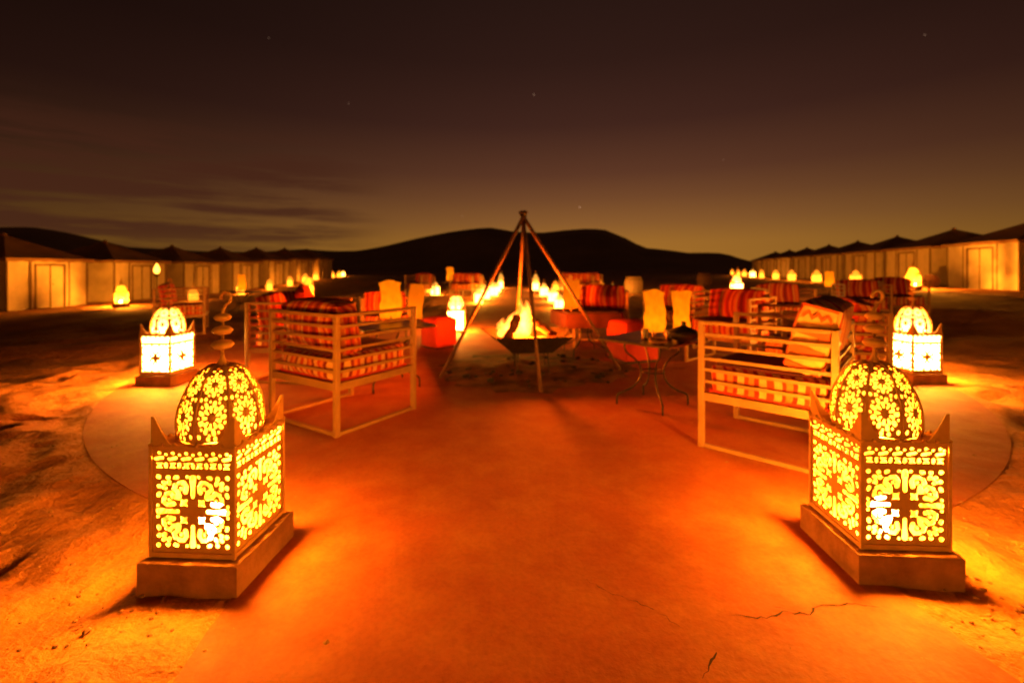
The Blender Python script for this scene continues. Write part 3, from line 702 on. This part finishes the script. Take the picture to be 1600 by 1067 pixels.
def make_chair(fab='stripe', pillow=None, bright=False):
    t = empty('garden_armchair'); t['category'] = 'armchair'; s = .017
    hw, hd = CW / 2, CD / 2
    for sx_ in (-1, 1):
        for sy_ in (-1, 1):
            b = MB().box(-s - .002, s + .002, -s - .002, s + .002, 0, .87); b.build('leg', M['post'], t, bevel=.004, loc=(sx_*hw, sy_*hd, 0))
    sm = MB().box(-.008, .008, -hd + s, hd - s, -.0105, .0105).mesh('slat', M['post']); bm_ = MB().box(-hw + s, hw - s, -.008, .008, -.0105, .0105).mesh('back_slat', M['post'])
    for z in (.775, .69, .61, .535, .455):
        for sx_ in (-1, 1):
            o = bpy.data.objects.new('arm_slat', sm); COL.objects.link(o); o.parent = t; o.location = (sx_*hw, 0, z)
        o = bpy.data.objects.new('back_slat', bm_); COL.objects.link(o); o.parent = t; o.location = (0, -hd, z)
    for sx_ in (-1, 1):
        MB().box(-s, s, -hd + .002, hd - .002, .842, .868).build('arm_rail', M['post'], t, bevel=.004, loc=(sx_*hw, 0, .0015))
        MB().box(-.012, .012, -hd + s, hd - s, .325, .378).build('seat_rail', M['post'], t, loc=(sx_*hw, 0, 0))
        MB().box(-.012, .012, -hd + s, hd - s, .004, .028).build('floor_runner', M['post'], t, loc=(sx_*hw, 0, 0))
    MB().box(-hw + s, hw - s, -s, s, .842, .868).build('back_rail', M['post'], t, loc=(0, -hd, 0))
    for y in (-hd, hd): MB().box(-hw + s, hw - s, -.012, .012, .325, .378).build('seat_rail', M['post'], t, loc=(0, y, 0))
    MB().box(-hw + s, hw - s, -.012, .012, .004, .028).build('floor_runner', M['post'], t, loc=(0, -hd, 0))
    dk = MB()
    for i in range(6): y = -hd + .06 + i * .125; dk.box(-hw + .013, hw - .013, y - .02, y + .02, .350, .362)
    dk.build('seat_slats', M['post'], t)
    sc = cushion(CW - .06, CD - .05, .20, .012).build('seat_cushion', M['check'], t, smooth=True, loc=(0, 0, .468))
    cushion(CW - .10, CD - .10, .03, .006, 6).build('seat_cover', M['seat'], sc, smooth=True, loc=(0, 0, .098))
    MB().tube([(x_, y_, 0) for x_, y_ in [(-.355,-.335),(.355,-.335),(.355,.335),(-.355,.335),(-.355,-.335)]], .012, 6).build('piping', M['piping'], sc, loc=(0, 0, -.085))
    bc = cushion(CW - .07, .23 if bright else .19, .45 if bright else .42, .025).build('back_cushion', M['stripeY' if bright else fab], t, smooth=True, loc=(0, -hd + (.125 if bright else .155), .80 if bright else .735)); bc.rotation_euler = (R(15 if bright else 9), 0, 0)
    if bright:
        # woven pattern on the cushion's end: bars and a zigzag in relief
        e = MB(); xx = -(CW - .07) / 2 - .019
        for z0, z1 in ((-.20, -.165), (-.10, -.055), (.02, .065), (.19, .205)): e.box(xx, xx + .012, -.092, .092, z0, z1)
        zg = [(-.075 + .15 * i / 6, .115 + (.035 if i % 2 else 0)) for i in range(7)]
        for i in range(6):
            (y0, z0), (y1, z1) = zg[i], zg[i + 1]
            e.add([(xx, y0, z0), (xx, y1, z1), (xx, y1, z1 + .024), (xx, y0, z0 + .024), (xx + .012, y0, z0), (xx + .012, y1, z1), (xx + .012, y1, z1 + .024), (xx + .012, y0, z0 + .024)],
                  [(0,1,2,3),(7,6,5,4),(3,2,6,7),(0,4,5,1)])
        e.build('end_pattern', M['orange'], bc)
        cushion(.02, .20, .42, .004, 6).build('end_panel', M['gold'], bc, smooth=True, loc=(-(CW - .07) / 2 + .004, 0, 0))
    if pillow:
        p = cushion(.42, .13, .40, .04).build('pillow', M[pillow], t, smooth=True, loc=(-.16, -.05, .80)); p.rotation_euler = (R(14), R(8), R(25))
    return t
chS = make_chair('stripe'); chP = make_chair('stripe', 'pouf'); chB = make_chair('stripe', None, True)
index_children()
GC = 'slatted armchairs with striped cushions'
cu = set()
def put_chair(src, x, y, rz, label, s=1.0, z=None):
    o = src if id(src) not in cu else copy_tree(src); cu.add(id(src))
    zz = (.024 if math.hypot(x - PC[0], y - PC[1]) < PR - .3 else gz(x, y) + .01) if z is None else z
    return place(o, (x, y, zz), rz, label, GC, s)
put_chair(chS, -1.42, 3.865, R(-32), 'slatted armchair with striped red cushion, its back to the viewer, left of the fire', 1.03)
put_chair(chB, 1.86, 3.19, R(48), 'cream slatted armchair with yellow patterned cushion end, right of the iron table')
put_chair(chP, -2.42, 5.25, R(-97), 'armchair with a bright red pillow behind the left striped armchair', 1.0)
put_chair(chS, 2.78, 4.15, R(75), 'armchair whose striped back cushion runs on behind the patterned cushion')
put_chair(chS, 2.85, 5.95, R(130), 'armchair with rounded red striped cushion facing the viewer under the lone lantern')
put_chair(chS, 1.45, 7.35, R(165), 'armchair with dark red cushions facing the viewer, just beyond the fire on the right')
put_chair(chS, -2.0, 7.2, R(-160), 'armchair with dark red cushion beyond the paper lamps on the left', .9)
put_chair(chS, 2.75, 7.6, R(140), 'dim red armchair behind the two paper lamps on the right')
for (px, D, a, lb) in ((285, 8.8, -60, 'dim brown armchair right beside the hot lantern in front of the third left tent'), 
                       (1222, 8.6, 170, 'red striped chair back rising behind the rounded red cushion'), (1345, 9.7, 160, 'maroon armchair just left of the finial of the right lantern'), (1400, 9.9, 165, 'maroon armchair in line with the lantern before the right tents'),
                       (722, 17, 180, 'red striped armchair far beyond the fire, left of the path lanterns'), (736, 17.6, 175, 'second red armchair far left of the path lanterns, against the tripod leg'), (893, 18, 185, 'far red armchair right of the path lanterns behind the tripod leg'), (908, 17, 180, 'far red armchair with pale side behind the tripod leg'), (924, 20, 180, 'far dim armchair above the dark red cushions'), (656, 17.5, 150, 'far dim armchair left of the middle lantern cluster')):
    x = (px - 800) / F * D; put_chair(chS, x, D, R(a), lb)

# ================================================================== TABLES AND WHAT STANDS ON THEM
def make_table(w=.70, h=.60, cloth=False):
    t = empty('iron_table'); t['category'] = 'table'
    MB().box(-w/2, w/2, -w/2, w/2, h - .022, h).build('table_top', M['table'], t, bevel=.006)
    rm = MB().tube([(.10 * math.cos(a), .10 * math.sin(a), .30) for a in [2*math.pi*i/20 for i in range(21)]], .006, 6)
    rm.build('ring', M['iron'], t, smooth=True)
    lm = None
    for k in range(4):
        if lm is None:
            P = [(.25, .575), (.245, .50), (.22, .46), (.165, .42), (.118, .36), (.102, .30), (.112, .235), (.155, .175), (.22, .13), (.285, .105), (.315, .08), (.318, .0)]
            Q = []
            for i in range(len(P) - 1):
                for j in range(3):
                    t0 = j / 3; p0 = P[max(i-1,0)]; p1 = P[i]; p2 = P[i+1]; p3 = P[min(i+2, len(P)-1)]
                    cr = lambda a,b_,c,d: .5*((2*b_)+(-a+c)*t0+(2*a-5*b_+4*c-d)*t0*t0+(-a+3*b_-3*c+d)*t0**3)
                    Q.append((cr(p0[0],p1[0],p2[0],p3[0]), 0, cr(p0[1],p1[1],p2[1],p3[1])))
            Q.append((.318, 0, 0)); o = MB().tube(Q, .0085, 8).build('leg', M['iron'], t, smooth=True); lm = o.data
        else: o = bpy.data.objects.new('leg', lm); COL.objects.link(o); o.parent = t
        o.rotation_euler = (0, 0, R(45 + 90 * k))
    f = MB()
    for a in (0, 1): f.box(*( (-.24, .24, -.009 , .009) if a else (-.009, .009, -.24, .24)), h - .036 - .003 * a, h - .0235)
    f.build('under_frame', M['iron'], t)
    return t
tb = make_table(); index_children(); tu = [0]
def put_table(x, y, rz, label, s=1.0):
    o = tb if not tu[0] else copy_tree(tb); tu[0] = 1
    zz = (.024 if math.hypot(x - PC[0], y - PC[1]) < PR - .3 else gz(x, y) + .01)
    return place(o, (x, y, zz), rz, label, 'square iron tables with curled legs', s)
put_table(1.27, 4.12, R(43), 'dark square table on curled iron legs beside the cream armchair')
put_table(-1.3, 4.80, R(35), 'table with curled iron legs behind the left striped armchair', 1.08)
put_table(1.05, 6.6, R(10), 'table under a dark red cloth just right of the fire bowl', 1.05)
put_table(-6.95, 11.7, R(10), 'dim table carrying a single paper lamp on the left')
put_table(8.3, 11.9, R(10), 'dim table carrying a single paper lamp on the right')
put_table(-2.45, 18, R(10), 'small far table with a paper lamp left of the path')
# cloth on third table: hanging sheet with folds
def clothf(u, v):
    a = 2 * math.pi * u; q = 1 / max(abs(math.cos(a)), abs(math.sin(a))); r = .385 * q
    if v < .3: r *= v / .3; z = .66
    else: z = .66 - .22 * (v - .3) / .7; r = r + .02 + .015 * math.sin(a * 11) * (v - .3)
    return (r * math.cos(a), r * math.sin(a), z)
o = MB().grid(clothf, 80, 8).build('tablecloth', M['cloth'], smooth=False); o.location = (1.05, 6.6, .0); o.rotation_euler = (0, 0, R(10)); tag(o, 'dark red cloth hanging over the table right of the fire', 'tablecloth')
# paper lamps
def make_paper(m, lean=0, flare=0):
    t = empty('paper_lamp'); t['category'] = 'lamp'
    def fn(u, v):
        a = 2 * math.pi * u; q = 1 / max(abs(math.cos(a)), abs(math.sin(a))) ** .8
        r = .080 * q * (1 + .06 * math.sin(v * 3.2 * 2 + lean) + flare * (v - .4) ** 2 * (1 if v > .4 else .3) + .13 * float(vnoise(np.array(u * 11 if u < 1 else 0.), np.array(v * 6.), 12)))
        return (r * math.cos(a) + .012 * math.sin(v * 4 + lean), r * math.sin(a), .035 + .37 * v + .012 * math.sin(a * 2 + lean) * (v > .9))
    MB().grid(fn, 32, 14).build('shade', m, t, smooth=True)
    f = MB()
    for k in range(4): a = R(45 + 90 * k); f.box(.105 * math.cos(a) - .006, .105 * math.cos(a) + .006, .105 * math.sin(a) - .006, .105 * math.sin(a) + .006, 0, .06)
    f.lathe([(.085, .028), (.085, .036)], 20); f.build('stand', M['post'], t)
    return t
pl1 = make_paper(M['paper'], 0, .1); pl2 = make_paper(M['paper'], 2, .55); pl3 = make_paper(M['paper_dim'], 4, .0); index_children(); pu = set()
def put_paper(src, x, y, z, rz, label, s=1.0):
    o = src if id(src) not in pu else copy_tree(src); pu.add(id(src)); return place(o, (x, y, z), rz, label, 'glowing paper lamps on the tables', s)
put_paper(pl1, 222 / F * 4.30, 4.30, .6245, .35, 'crumpled paper lamp on the iron table, left of its flared neighbour', 1.03).scale = (.9, .9, 1.03)
put_paper(pl2, 265 / F * 4.36, 4.36, .6245, .7, 'paper lamp with flared top standing behind the dark pot', .98).scale = (.74, .74, 1.0)
put_paper(pl1, -190 / F * 5.02, 5.02, .673, 1.1, 'wide crumpled paper lamp on the table behind the left armchair', 1.08)
put_paper(pl3, -150 / F * 5.05, 5.05, .673, .2, 'narrow paper lamp on the left table, nearest the red pouf', .98)
put_paper(pl3, 93 / F * 6.4, 6.4, .664, .6, 'paper lamp leaning into the tripod leg beyond the fire bowl', 1.05)
put_paper(pl1, -6.95, 11.7, gz(-6.95, 11.7) + .612, .6, 'small far paper lamp behind the finial of the near left lantern', 1.05)
put_paper(pl1, 8.3, 11.9, gz(8.3, 11.9) + .612, .6, 'small far paper lamp over the patterned cushion on the right', 1.05)
put_paper(pl1, -2.45, 18, gz(-2.45, 18) + .612, .6, 'tiny paper lamp far left of the path, beside the white lanterns', 1.4)
put_paper(pl3, 2.3, 19.5, gz(2.3, 19.5) + .3, .6, 'tiny paper lamp far right of the path between the lanterns', 1.6)
# dark cooking pot
t = empty('cooking_pot', (268 / F * 3.86, 3.86, .624), 0, 'squat black lidded pot on the iron table in front of the flared paper lamp', 'pot')
MB().lathe([(.06, 0), (.055, .012), (.09, .03), (.118, .06), (.125, .085)], 28).build('bowl', M['iron'], t, smooth=True)
MB().lathe([(.128, .085), (.128, .094), (.10, .108), (.06, .128), (.025, .142), (.018, .158), (.024, .17), (.012, .18), (.001, .182)], 28).build('lid', M['iron'], t, smooth=True)
for i, (px, D, lb) in enumerate(((1008, 4.05, 'small clear tumbler by the foot of the crumpled paper lamp'), (1045, 4.0, 'small tumbler between paper lamp and black pot'))):
    o = MB().lathe([(.026, 0), (.032, .09), (.029, .09), (.024, .006), (.001, .006)], 16).build('tumbler', M['glass'], smooth=True, loc=((px - 800) / F * D, D, .6245)); tag(o, lb, 'glass', 'tumblers on the iron table')
o = MB().lathe([(.045, 0), (.072, .02), (.078, .035), (.070, .035), (.045, .012), (.001, .008)], 24).build('ashtray', M['clay'], smooth=True, loc=(262 / F * 3.83 - .19, 3.80, .6245)); tag(o, 'small shallow dish near the front corner of the iron table', 'dish')
# poufs
def pouf(x, y, rz, w, h, label):
    t = empty('pouf', (x, y, .024), rz, label, 'pouf', 'red cube poufs near the fire')
    cushion(w, w, h, .012, 10).build('body', M['pouf'], t, smooth=True, loc=(0, 0, h / 2 + .012))
    MB().box(-w*.44, w*.44, -w*.44, w*.44, .0, .02).build('foot', M['iron'], t)
    sm = MB()
    for z in (h - .015,): sm.tube([(sx_ * w * .452, sy_ * w * .452, z) for sx_, sy_ in ((-1,-1),(1,-1),(1,1),(-1,1),(-1,-1))], .008, 6)
    sm.build('piping', M['piping'], t)
pouf(1.62, 6.15, R(20), .52, .52, 'red cube pouf between the tripod and the right iron table')
pouf(-1.15, 7.15, R(48), .42, .46, 'red cube pouf beside the far rim lantern, left of the fire')

# ================================================================== FIRE: TRIPOD, BOWL, LOGS, FLAMES
ap = Vector((.135, 5.4, 1.90))
tr = empty('fire_tripod', (ap.x, ap.y, 0), 0, 'tall four-legged iron tripod frame standing over the fire bowl', 'tripod')
def wpt(px, py, z=0): D = F * (CAMH - z) / (py - HOR); return Vector(((px - 800) / F * D, D, z))
feet = [wpt(688, 590, .03), wpt(845, 612, .03), wpt(968, 577, .03), Vector((.03, 6.3, .03))]
tops = [(.035, -.01), (-.012, .03), (-.045, -.01), (.01, -.03)]
for f_, (ox, oy) in zip(feet, tops):
    top = ap + Vector((ox * .8, oy, .02)); top = top + (top - f_).normalized() * .012
    m_ = f_.lerp(top, .5) + Vector((random.uniform(-.008, .008), random.uniform(-.008, .008), 0))
    MB().tube([f_ - Vector((ap.x, ap.y, 0)), m_ - Vector((ap.x, ap.y, 0)), top - Vector((ap.x, ap.y, 0))], [.019, .021, .023], 10).build('leg', M['pole'], tr, smooth=True)
w = MB()
for k in range(3): w.tube([(.036 * math.cos(a), .036 * math.sin(a), 1.870 + k * .013 + .008 * math.sin(a)) for a in [2*math.pi*i/16 for i in range(17)]], .007, 6)
w.build('binding_wire', M['iron'], tr, smooth=True)
BC = Vector((.23, 5.42, 0))
bw = empty('fire_bowl', BC, R(4), 'shallow black steel fire bowl on short legs under the tripod', 'fire bowl')
cT = [(-.43, -.42), (.42, -.40), (.52, .44), (-.60, .46)]; cB = [(-.24, -.22), (.22, -.21), (.25, .24), (-.30, .25)]
for k in range(4):
    j = (k + 1) % 4
    MB().add([(*cB[k], .285), (*cB[j], .285), (*cT[j], .485), (*cT[k], .485)], [(0, 1, 2, 3)]).build('bowl_panel', M['bowl'], bw, solid=.005)
MB().add([(x, y, .285) for x, y in cB], [(0, 1, 2, 3)]).build('bowl_floor', M['bowl'], bw, solid=.006)
MB().tube([(x, y, .487) for x, y in cT + cT[:1]], .007, 6).build('rim', M['bowl'], bw)
for k in range(4):
    a = R(45 + 90 * k); MB().tube([(.24*math.cos(a), .24*math.sin(a), .285), (.27*math.cos(a), .27*math.sin(a), .035)], .008, 6).build('leg', M['bowl'], bw)
def log(name, a, b_, r, label, tip=1.0):
    a = Vector(a); b_ = Vector(b_); o = MB(); pts = []; rs = []
    for i in range(9):
        t_ = i / 8; pts.append(a.lerp(b_, t_) + Vector((random.uniform(-1, 1), random.uniform(-1, 1), random.uniform(-1, 1))) * r * .18); rs.append(r * random.uniform(.85, 1.15) * (1 + (tip - 1) * t_))
    q = o.tube([p - a for p in pts], rs, 12).build('firewood_log', M['log'], loc=a); tag(q, label, 'log', 'burning logs in the fire bowl')
log('l', (-.06, 5.10, .43), (.06, 5.22, .70), .05, 'thick dark log leaning up in front of the flames')
log('l', (.50, 5.45, .44), (.22, 5.40, .66), .05, 'glowing log leaning in at the right of the flames')
log('l', (.08, 5.55, .36), (.42, 5.28, .42), .05, 'log lying low across the middle of the fire bowl')
log('l', (-.10, 5.5, .36), (.18, 5.62, .45), .045, 'short log at the back left of the fire bowl')
b = MB()
for _ in range(90):
    a = random.uniform(0, 6.28); r = .25 * random.random() ** .5; rock(b, BC.x + r*math.cos(a), BC.y + r*math.sin(a), .315 + .07 * (1 - r / .33), random.uniform(.012, .04))
emb = emit('embers', (1, .12, .008), 1.6, None, 0, .9, 12)
tag(b.build('embers', emb), 'glowing embers heaped in the fire bowl', None, None, 'stuff')
def flame_mat():
    m = bpy.data.materials.new('flame'); m.use_nodes = True; t = m.node_tree; t.nodes.clear(); out = N(t, 'ShaderNodeOutputMaterial')
    e = N(t, 'ShaderNodeEmission'); e.inputs[0].default_value = (1, .24, .022, 1); e.inputs[1].default_value = 62; t.links.new(e.outputs[0], out.inputs['Volume'])
    s = N(t, 'ShaderNodeEmission'); s.inputs[0].default_value = (1, .22, .02, 1); s.inputs[1].default_value = .10
    tr_ = N(t, 'ShaderNodeBsdfTransparent'); ad = N(t, 'ShaderNodeAddShader'); t.links.new(s.outputs[0], ad.inputs[0]); t.links.new(tr_.outputs[0], ad.inputs[1]); t.links.new(ad.outputs[0], out.inputs['Surface'])
    return m
FM = flame_mat()
fl = empty('campfire_flames', BC + Vector((-.10, -.05, .42)), 0, 'bright yellow flames licking up to the right in the fire bowl', 'flames')
def tongue(x, y, z, r, h, lx, ly, ph):
    vs = []; fs = []; nn = 18; mm = 24; x *= 1.05; r *= .95; h *= .88
    for i in range(mm + 1):
        v = i / mm; rr = r * (math.sin(math.pi * min(1, v ** .62)) ** .8 if v < 1 else 0) * (1 - .35 * v) + .0008
        cx = x + lx * v ** 1.3 + .035 * math.sin(v * 6 + ph) * v; cy = y + ly * v + .02 * math.sin(v * 7 + ph * 2) * v
        for k in range(nn):
            a = 2*math.pi*k/nn; q = 1 + .30 * math.sin(a * 3 + v * 9 + ph) * (.3 + v) + .18 * math.sin(a * 5 - v * 17 + ph) + .8 * float(vnoise(np.array(a * 2.5 + ph), np.array(v * 9 + ph), 15)) * (.3 + v)
            vs.append((cx + rr*q*math.cos(a), cy + rr*q*.8*math.sin(a), z + h * v))
    for i in range(mm):
        for k in range(nn): fs.append((i*nn+k, i*nn+(k+1)%nn, (i+1)*nn+(k+1)%nn, (i+1)*nn+k))
    fs.append(tuple(range(nn))[::-1]); fs.append(tuple(mm*nn+k for k in range(nn)))
    MB().add(vs, fs).build('flame', FM, fl, smooth=True)
for a in ((-.24, .0, .02, .085, .27, .04, 0, 0), (-.14, .05, .03, .10, .34, .09, .02, 1), (-.05, .0, .05, .10, .40, .10, 0, 2.2), (.02, .08, .05, .095, .47, .0, 0, 3.1), (.04, -.02, .03, .08, .36, -.01, 0, 4.3), (-.08, -.12, -.02, .045, .19, .03, 0, 5), (.0, .12, .12, .06, .42, .0, 0, 6.1), (-.18, .12, .08, .07, .30, .14, 0, .7), (.0, -.15, -.02, .035, .17, .02, 0, 1.9)): tongue(*a)
lamp(fl, 0, 290, .10, FIRE, (-.05, 0, .22)); 
lamp(fl, 0, 90, .09, FIRE, (.15, .05, .10))

# ================================================================== TENTS
def make_tent(w, dp, h, rise, n=12):
    t = empty('canvas_tent'); t['category'] = 'tent'; hw = w / 2
    def wall(name, P, Q, y0=0, y1=None, out=(1, 0), m='canvas', amp=.018, off=0, parent=None):
        y1 = h if y1 is None else y1; P = Vector(P); Q = Vector(Q); L_ = (Q - P).length
        def fn(u, v):
            p = P.lerp(Q, u); s = amp * math.sin(u * L_ * 4.3 + 1) * math.sin(v * 2.6 + .3) + amp * .6 * float(vnoise(np.array(u * L_ * 2), np.array(v * 3.), 13)) + off
            return (p.x + out[0] * s, p.y + out[1] * s, y0 + (y1 - y0) * v)
        return MB().grid(fn, max(2, int(L_ * 7)), 8).build(name, M[m], parent or t, smooth=True)
    dw = w * .185; dh_ = h * .86
    wall('wall_panel', (0, -hw), (0, -hw * .48)); wall('wall_panel', (0, -hw * .48), (0, -dw)); wall('wall_panel', (0, dw), (0, hw * .48)); wall('wall_panel', (0, hw * .48), (0, hw))
    wall('lintel_panel', (0, -dw), (0, dw), dh_)
    wall('side_wall', (0, -hw), (-dp, -hw), out=(0, -1)); wall('side_wall', (0, hw), (-dp, hw), out=(0, 1)); wall('back_wall', (-dp, -hw), (-dp, hw), out=(-1, 0))
    for s in (-1, 1):
        d = wall('door_leaf', (-.01, 0), (-.01, s * dw), .02, dh_, amp=.006)
        MB().tube([(.02, s * .05 + .02, h * .48), (.05, s * .05 + .02, h * .48)], .018, 6).build('handle', M['seam'], d)
    f = MB(); s_ = .035
    for s in (-1, 1): f.box(-.02, .03, s*dw - s_, s*dw + s_, 0, dh_ + s_)
    f.box(-.019, .031, -dw + s_, dw - s_, dh_ - s_, dh_ + s_ - .002); f.box(.0, .022, -.014, .014, 0, dh_ - s_); f.build('door_frame', M['seam'], t)
    for y in (-hw * .48, hw * .48): MB().box(.012, .03, y - .03, y + .03, 0, h).build('seam_strap', M['seam'], t)
    for y in (-hw, hw): MB().tube([(.0, y, 0), (.0, y, h)], .035, 8).build('corner_pole', M['seam'], t)
    for x in (-dp * .35, -dp * .7): MB().box(x - .025, x + .025, -hw - .032, -hw - .012, 0, h).build('seam_strap', M['seam'], t)
    for x in (-dp * .35, -dp * .7): MB().box(x - .025, x + .025, hw + .012, hw + .032, 0, h).build('seam_strap', M['seam'], t)
    e = .16
    def roof(u, v):
        c = [(e, -hw - e), (e, hw + e), (-dp - e, hw + e), (-dp - e, -hw - e), (e, -hw - e)]; k = min(3, int(u * 4)); q = u * 4 - k
        x = c[k][0] + (c[k+1][0] - c[k][0]) * q; y = c[k][1] + (c[k+1][1] - c[k][1]) * q; cx = -dp / 2
        z = h - .03 + rise * (v ** 1.12) - .05 * math.sin(math.pi * v)*abs(math.sin(math.pi * q))
        return (cx + (x - cx) * (1 - v * .97), y * (1 - v * .97), z)
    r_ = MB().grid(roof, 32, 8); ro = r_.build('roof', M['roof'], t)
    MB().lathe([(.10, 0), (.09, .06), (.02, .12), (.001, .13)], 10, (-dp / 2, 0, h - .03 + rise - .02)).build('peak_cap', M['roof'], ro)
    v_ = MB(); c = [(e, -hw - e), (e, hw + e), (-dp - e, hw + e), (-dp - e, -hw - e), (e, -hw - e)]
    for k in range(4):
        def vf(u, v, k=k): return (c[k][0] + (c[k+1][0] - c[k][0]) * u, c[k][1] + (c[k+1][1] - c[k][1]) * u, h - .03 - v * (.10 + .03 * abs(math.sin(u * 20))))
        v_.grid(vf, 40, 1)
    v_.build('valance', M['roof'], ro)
    return t
tL = make_tent(2.9, 3.4, 1.86, .86); tR = make_tent(3.8, 3.8, 1.86, .86); index_children()
GTL = 'row of canvas tents on the left'; GTR = 'row of canvas tents on the right'
dsc = ['nearest canvas tent on the left, cut by the picture edge, with a double door', 'second canvas tent on the left, behind the lantern and the torch', 'third tent of the left row, behind the hot rim lantern', 'fourth tent of the left row, with pale light patches on its wall', 'fifth tent of the left row', 'sixth tent of the left row', 'last tent of the left row, with a pale yellow end wall']
for i in range(7):
    y = 15.3 + 4.17 * i + 1.45; o = tL if i == 0 else copy_tree(tL)
    place(o, (-17.0 - .02 * i, y, gz(-17, y) - .01), 0, dsc[i], GTL)
dsr = ['nearest canvas tent on the right, dappled with light, cut by the picture edge', 'second tent of the right row, with a dark peaked roof above the bright lantern', 'third tent of the right row, with patches of light and a dark vent', 'fourth tent of the right row', 'fifth tent of the right row', 'sixth tent of the right row', 'seventh tent of the right row', 'last tent of the right row, nearest the dunes']
th = R(164.1)
for i in range(8):
    tt = 5.05 * i + 1.9; x = 17.5 + .274 * tt; y = 15.7 + .962 * tt; o = tR if i == 0 else copy_tree(tR)
    place(o, (x, y, .44), th, dsr[i], GTR)
# ================================================================== OTHER THINGS
t = empty('garden_torch', (-555 / F * 14, 14, gz(-10.9, 14)), 0, 'burning torch on a thin pole before the second left tent', 'torch')
MB().tube([(0, 0, 0), (0, 0, 1.12)], .014, 8).build('pole', M['iron'], t)
MB().lathe([(.02, 1.10), (.045, 1.13), (.05, 1.2), (.035, 1.2)], 12).build('cup', M['iron'], t)
MB().lathe([(.02, 1.19), (.075, 1.26), (.08, 1.33), (.05, 1.42), (.001, 1.52)], 12).build('flame', emit('torch_flame', (1, .33, .03), 9), t, smooth=True)
def barrel(px, D, s, m, label, cat='barrel'):
    x = (px - 800) / F * D; t = empty('barrel', (x, D, gz(x, D)), 0, label, cat, 'squat barrels on the dark sand'); t.scale = (s, s, s)
    n = 14
    for k in range(n):
        a0, a1 = 2*math.pi*k/n + .012, 2*math.pi*(k+1)/n - .012
        def fn(u, v): a = a0 + (a1 - a0) * u; r = .34 + .09 * math.sin(math.pi * v); return (r * math.cos(a), r * math.sin(a), .8 * v)
        MB().grid(fn, 2, 6).build('stave', m, t, solid=.012)
    for z in (.12, .66): MB().lathe([(.345 + .09 * math.sin(math.pi * z / .8) , z), (.35 + .09 * math.sin(math.pi * z / .8), z + .04)], 28).build('hoop', M['iron'], t)
    MB().lathe([(.30, .78), (.30, .79)], 24).build('lid', m, t)
barrel(990, 21, .95, M['barrel'], 'pale squat barrel on the dark sand right of the red cushions')
barrel(1100, 25, .85, M['clay'], 'dim barrel far off in the dark, above the flared paper lamp')
o = MB().lathe([(.14, 0), (.2, .08), (.27, .28), (.25, .42), (.17, .5), (.19, .56), (.15, .56), (.13, .5), (.001, .3)], 20).build('clay_jar', M['clay'], smooth=True); o.location = (655 / F * 18.3, 18.3, gz(16.8, 18.3)); tag(o, 'round clay jar standing beside the dappled right tent', 'jar')
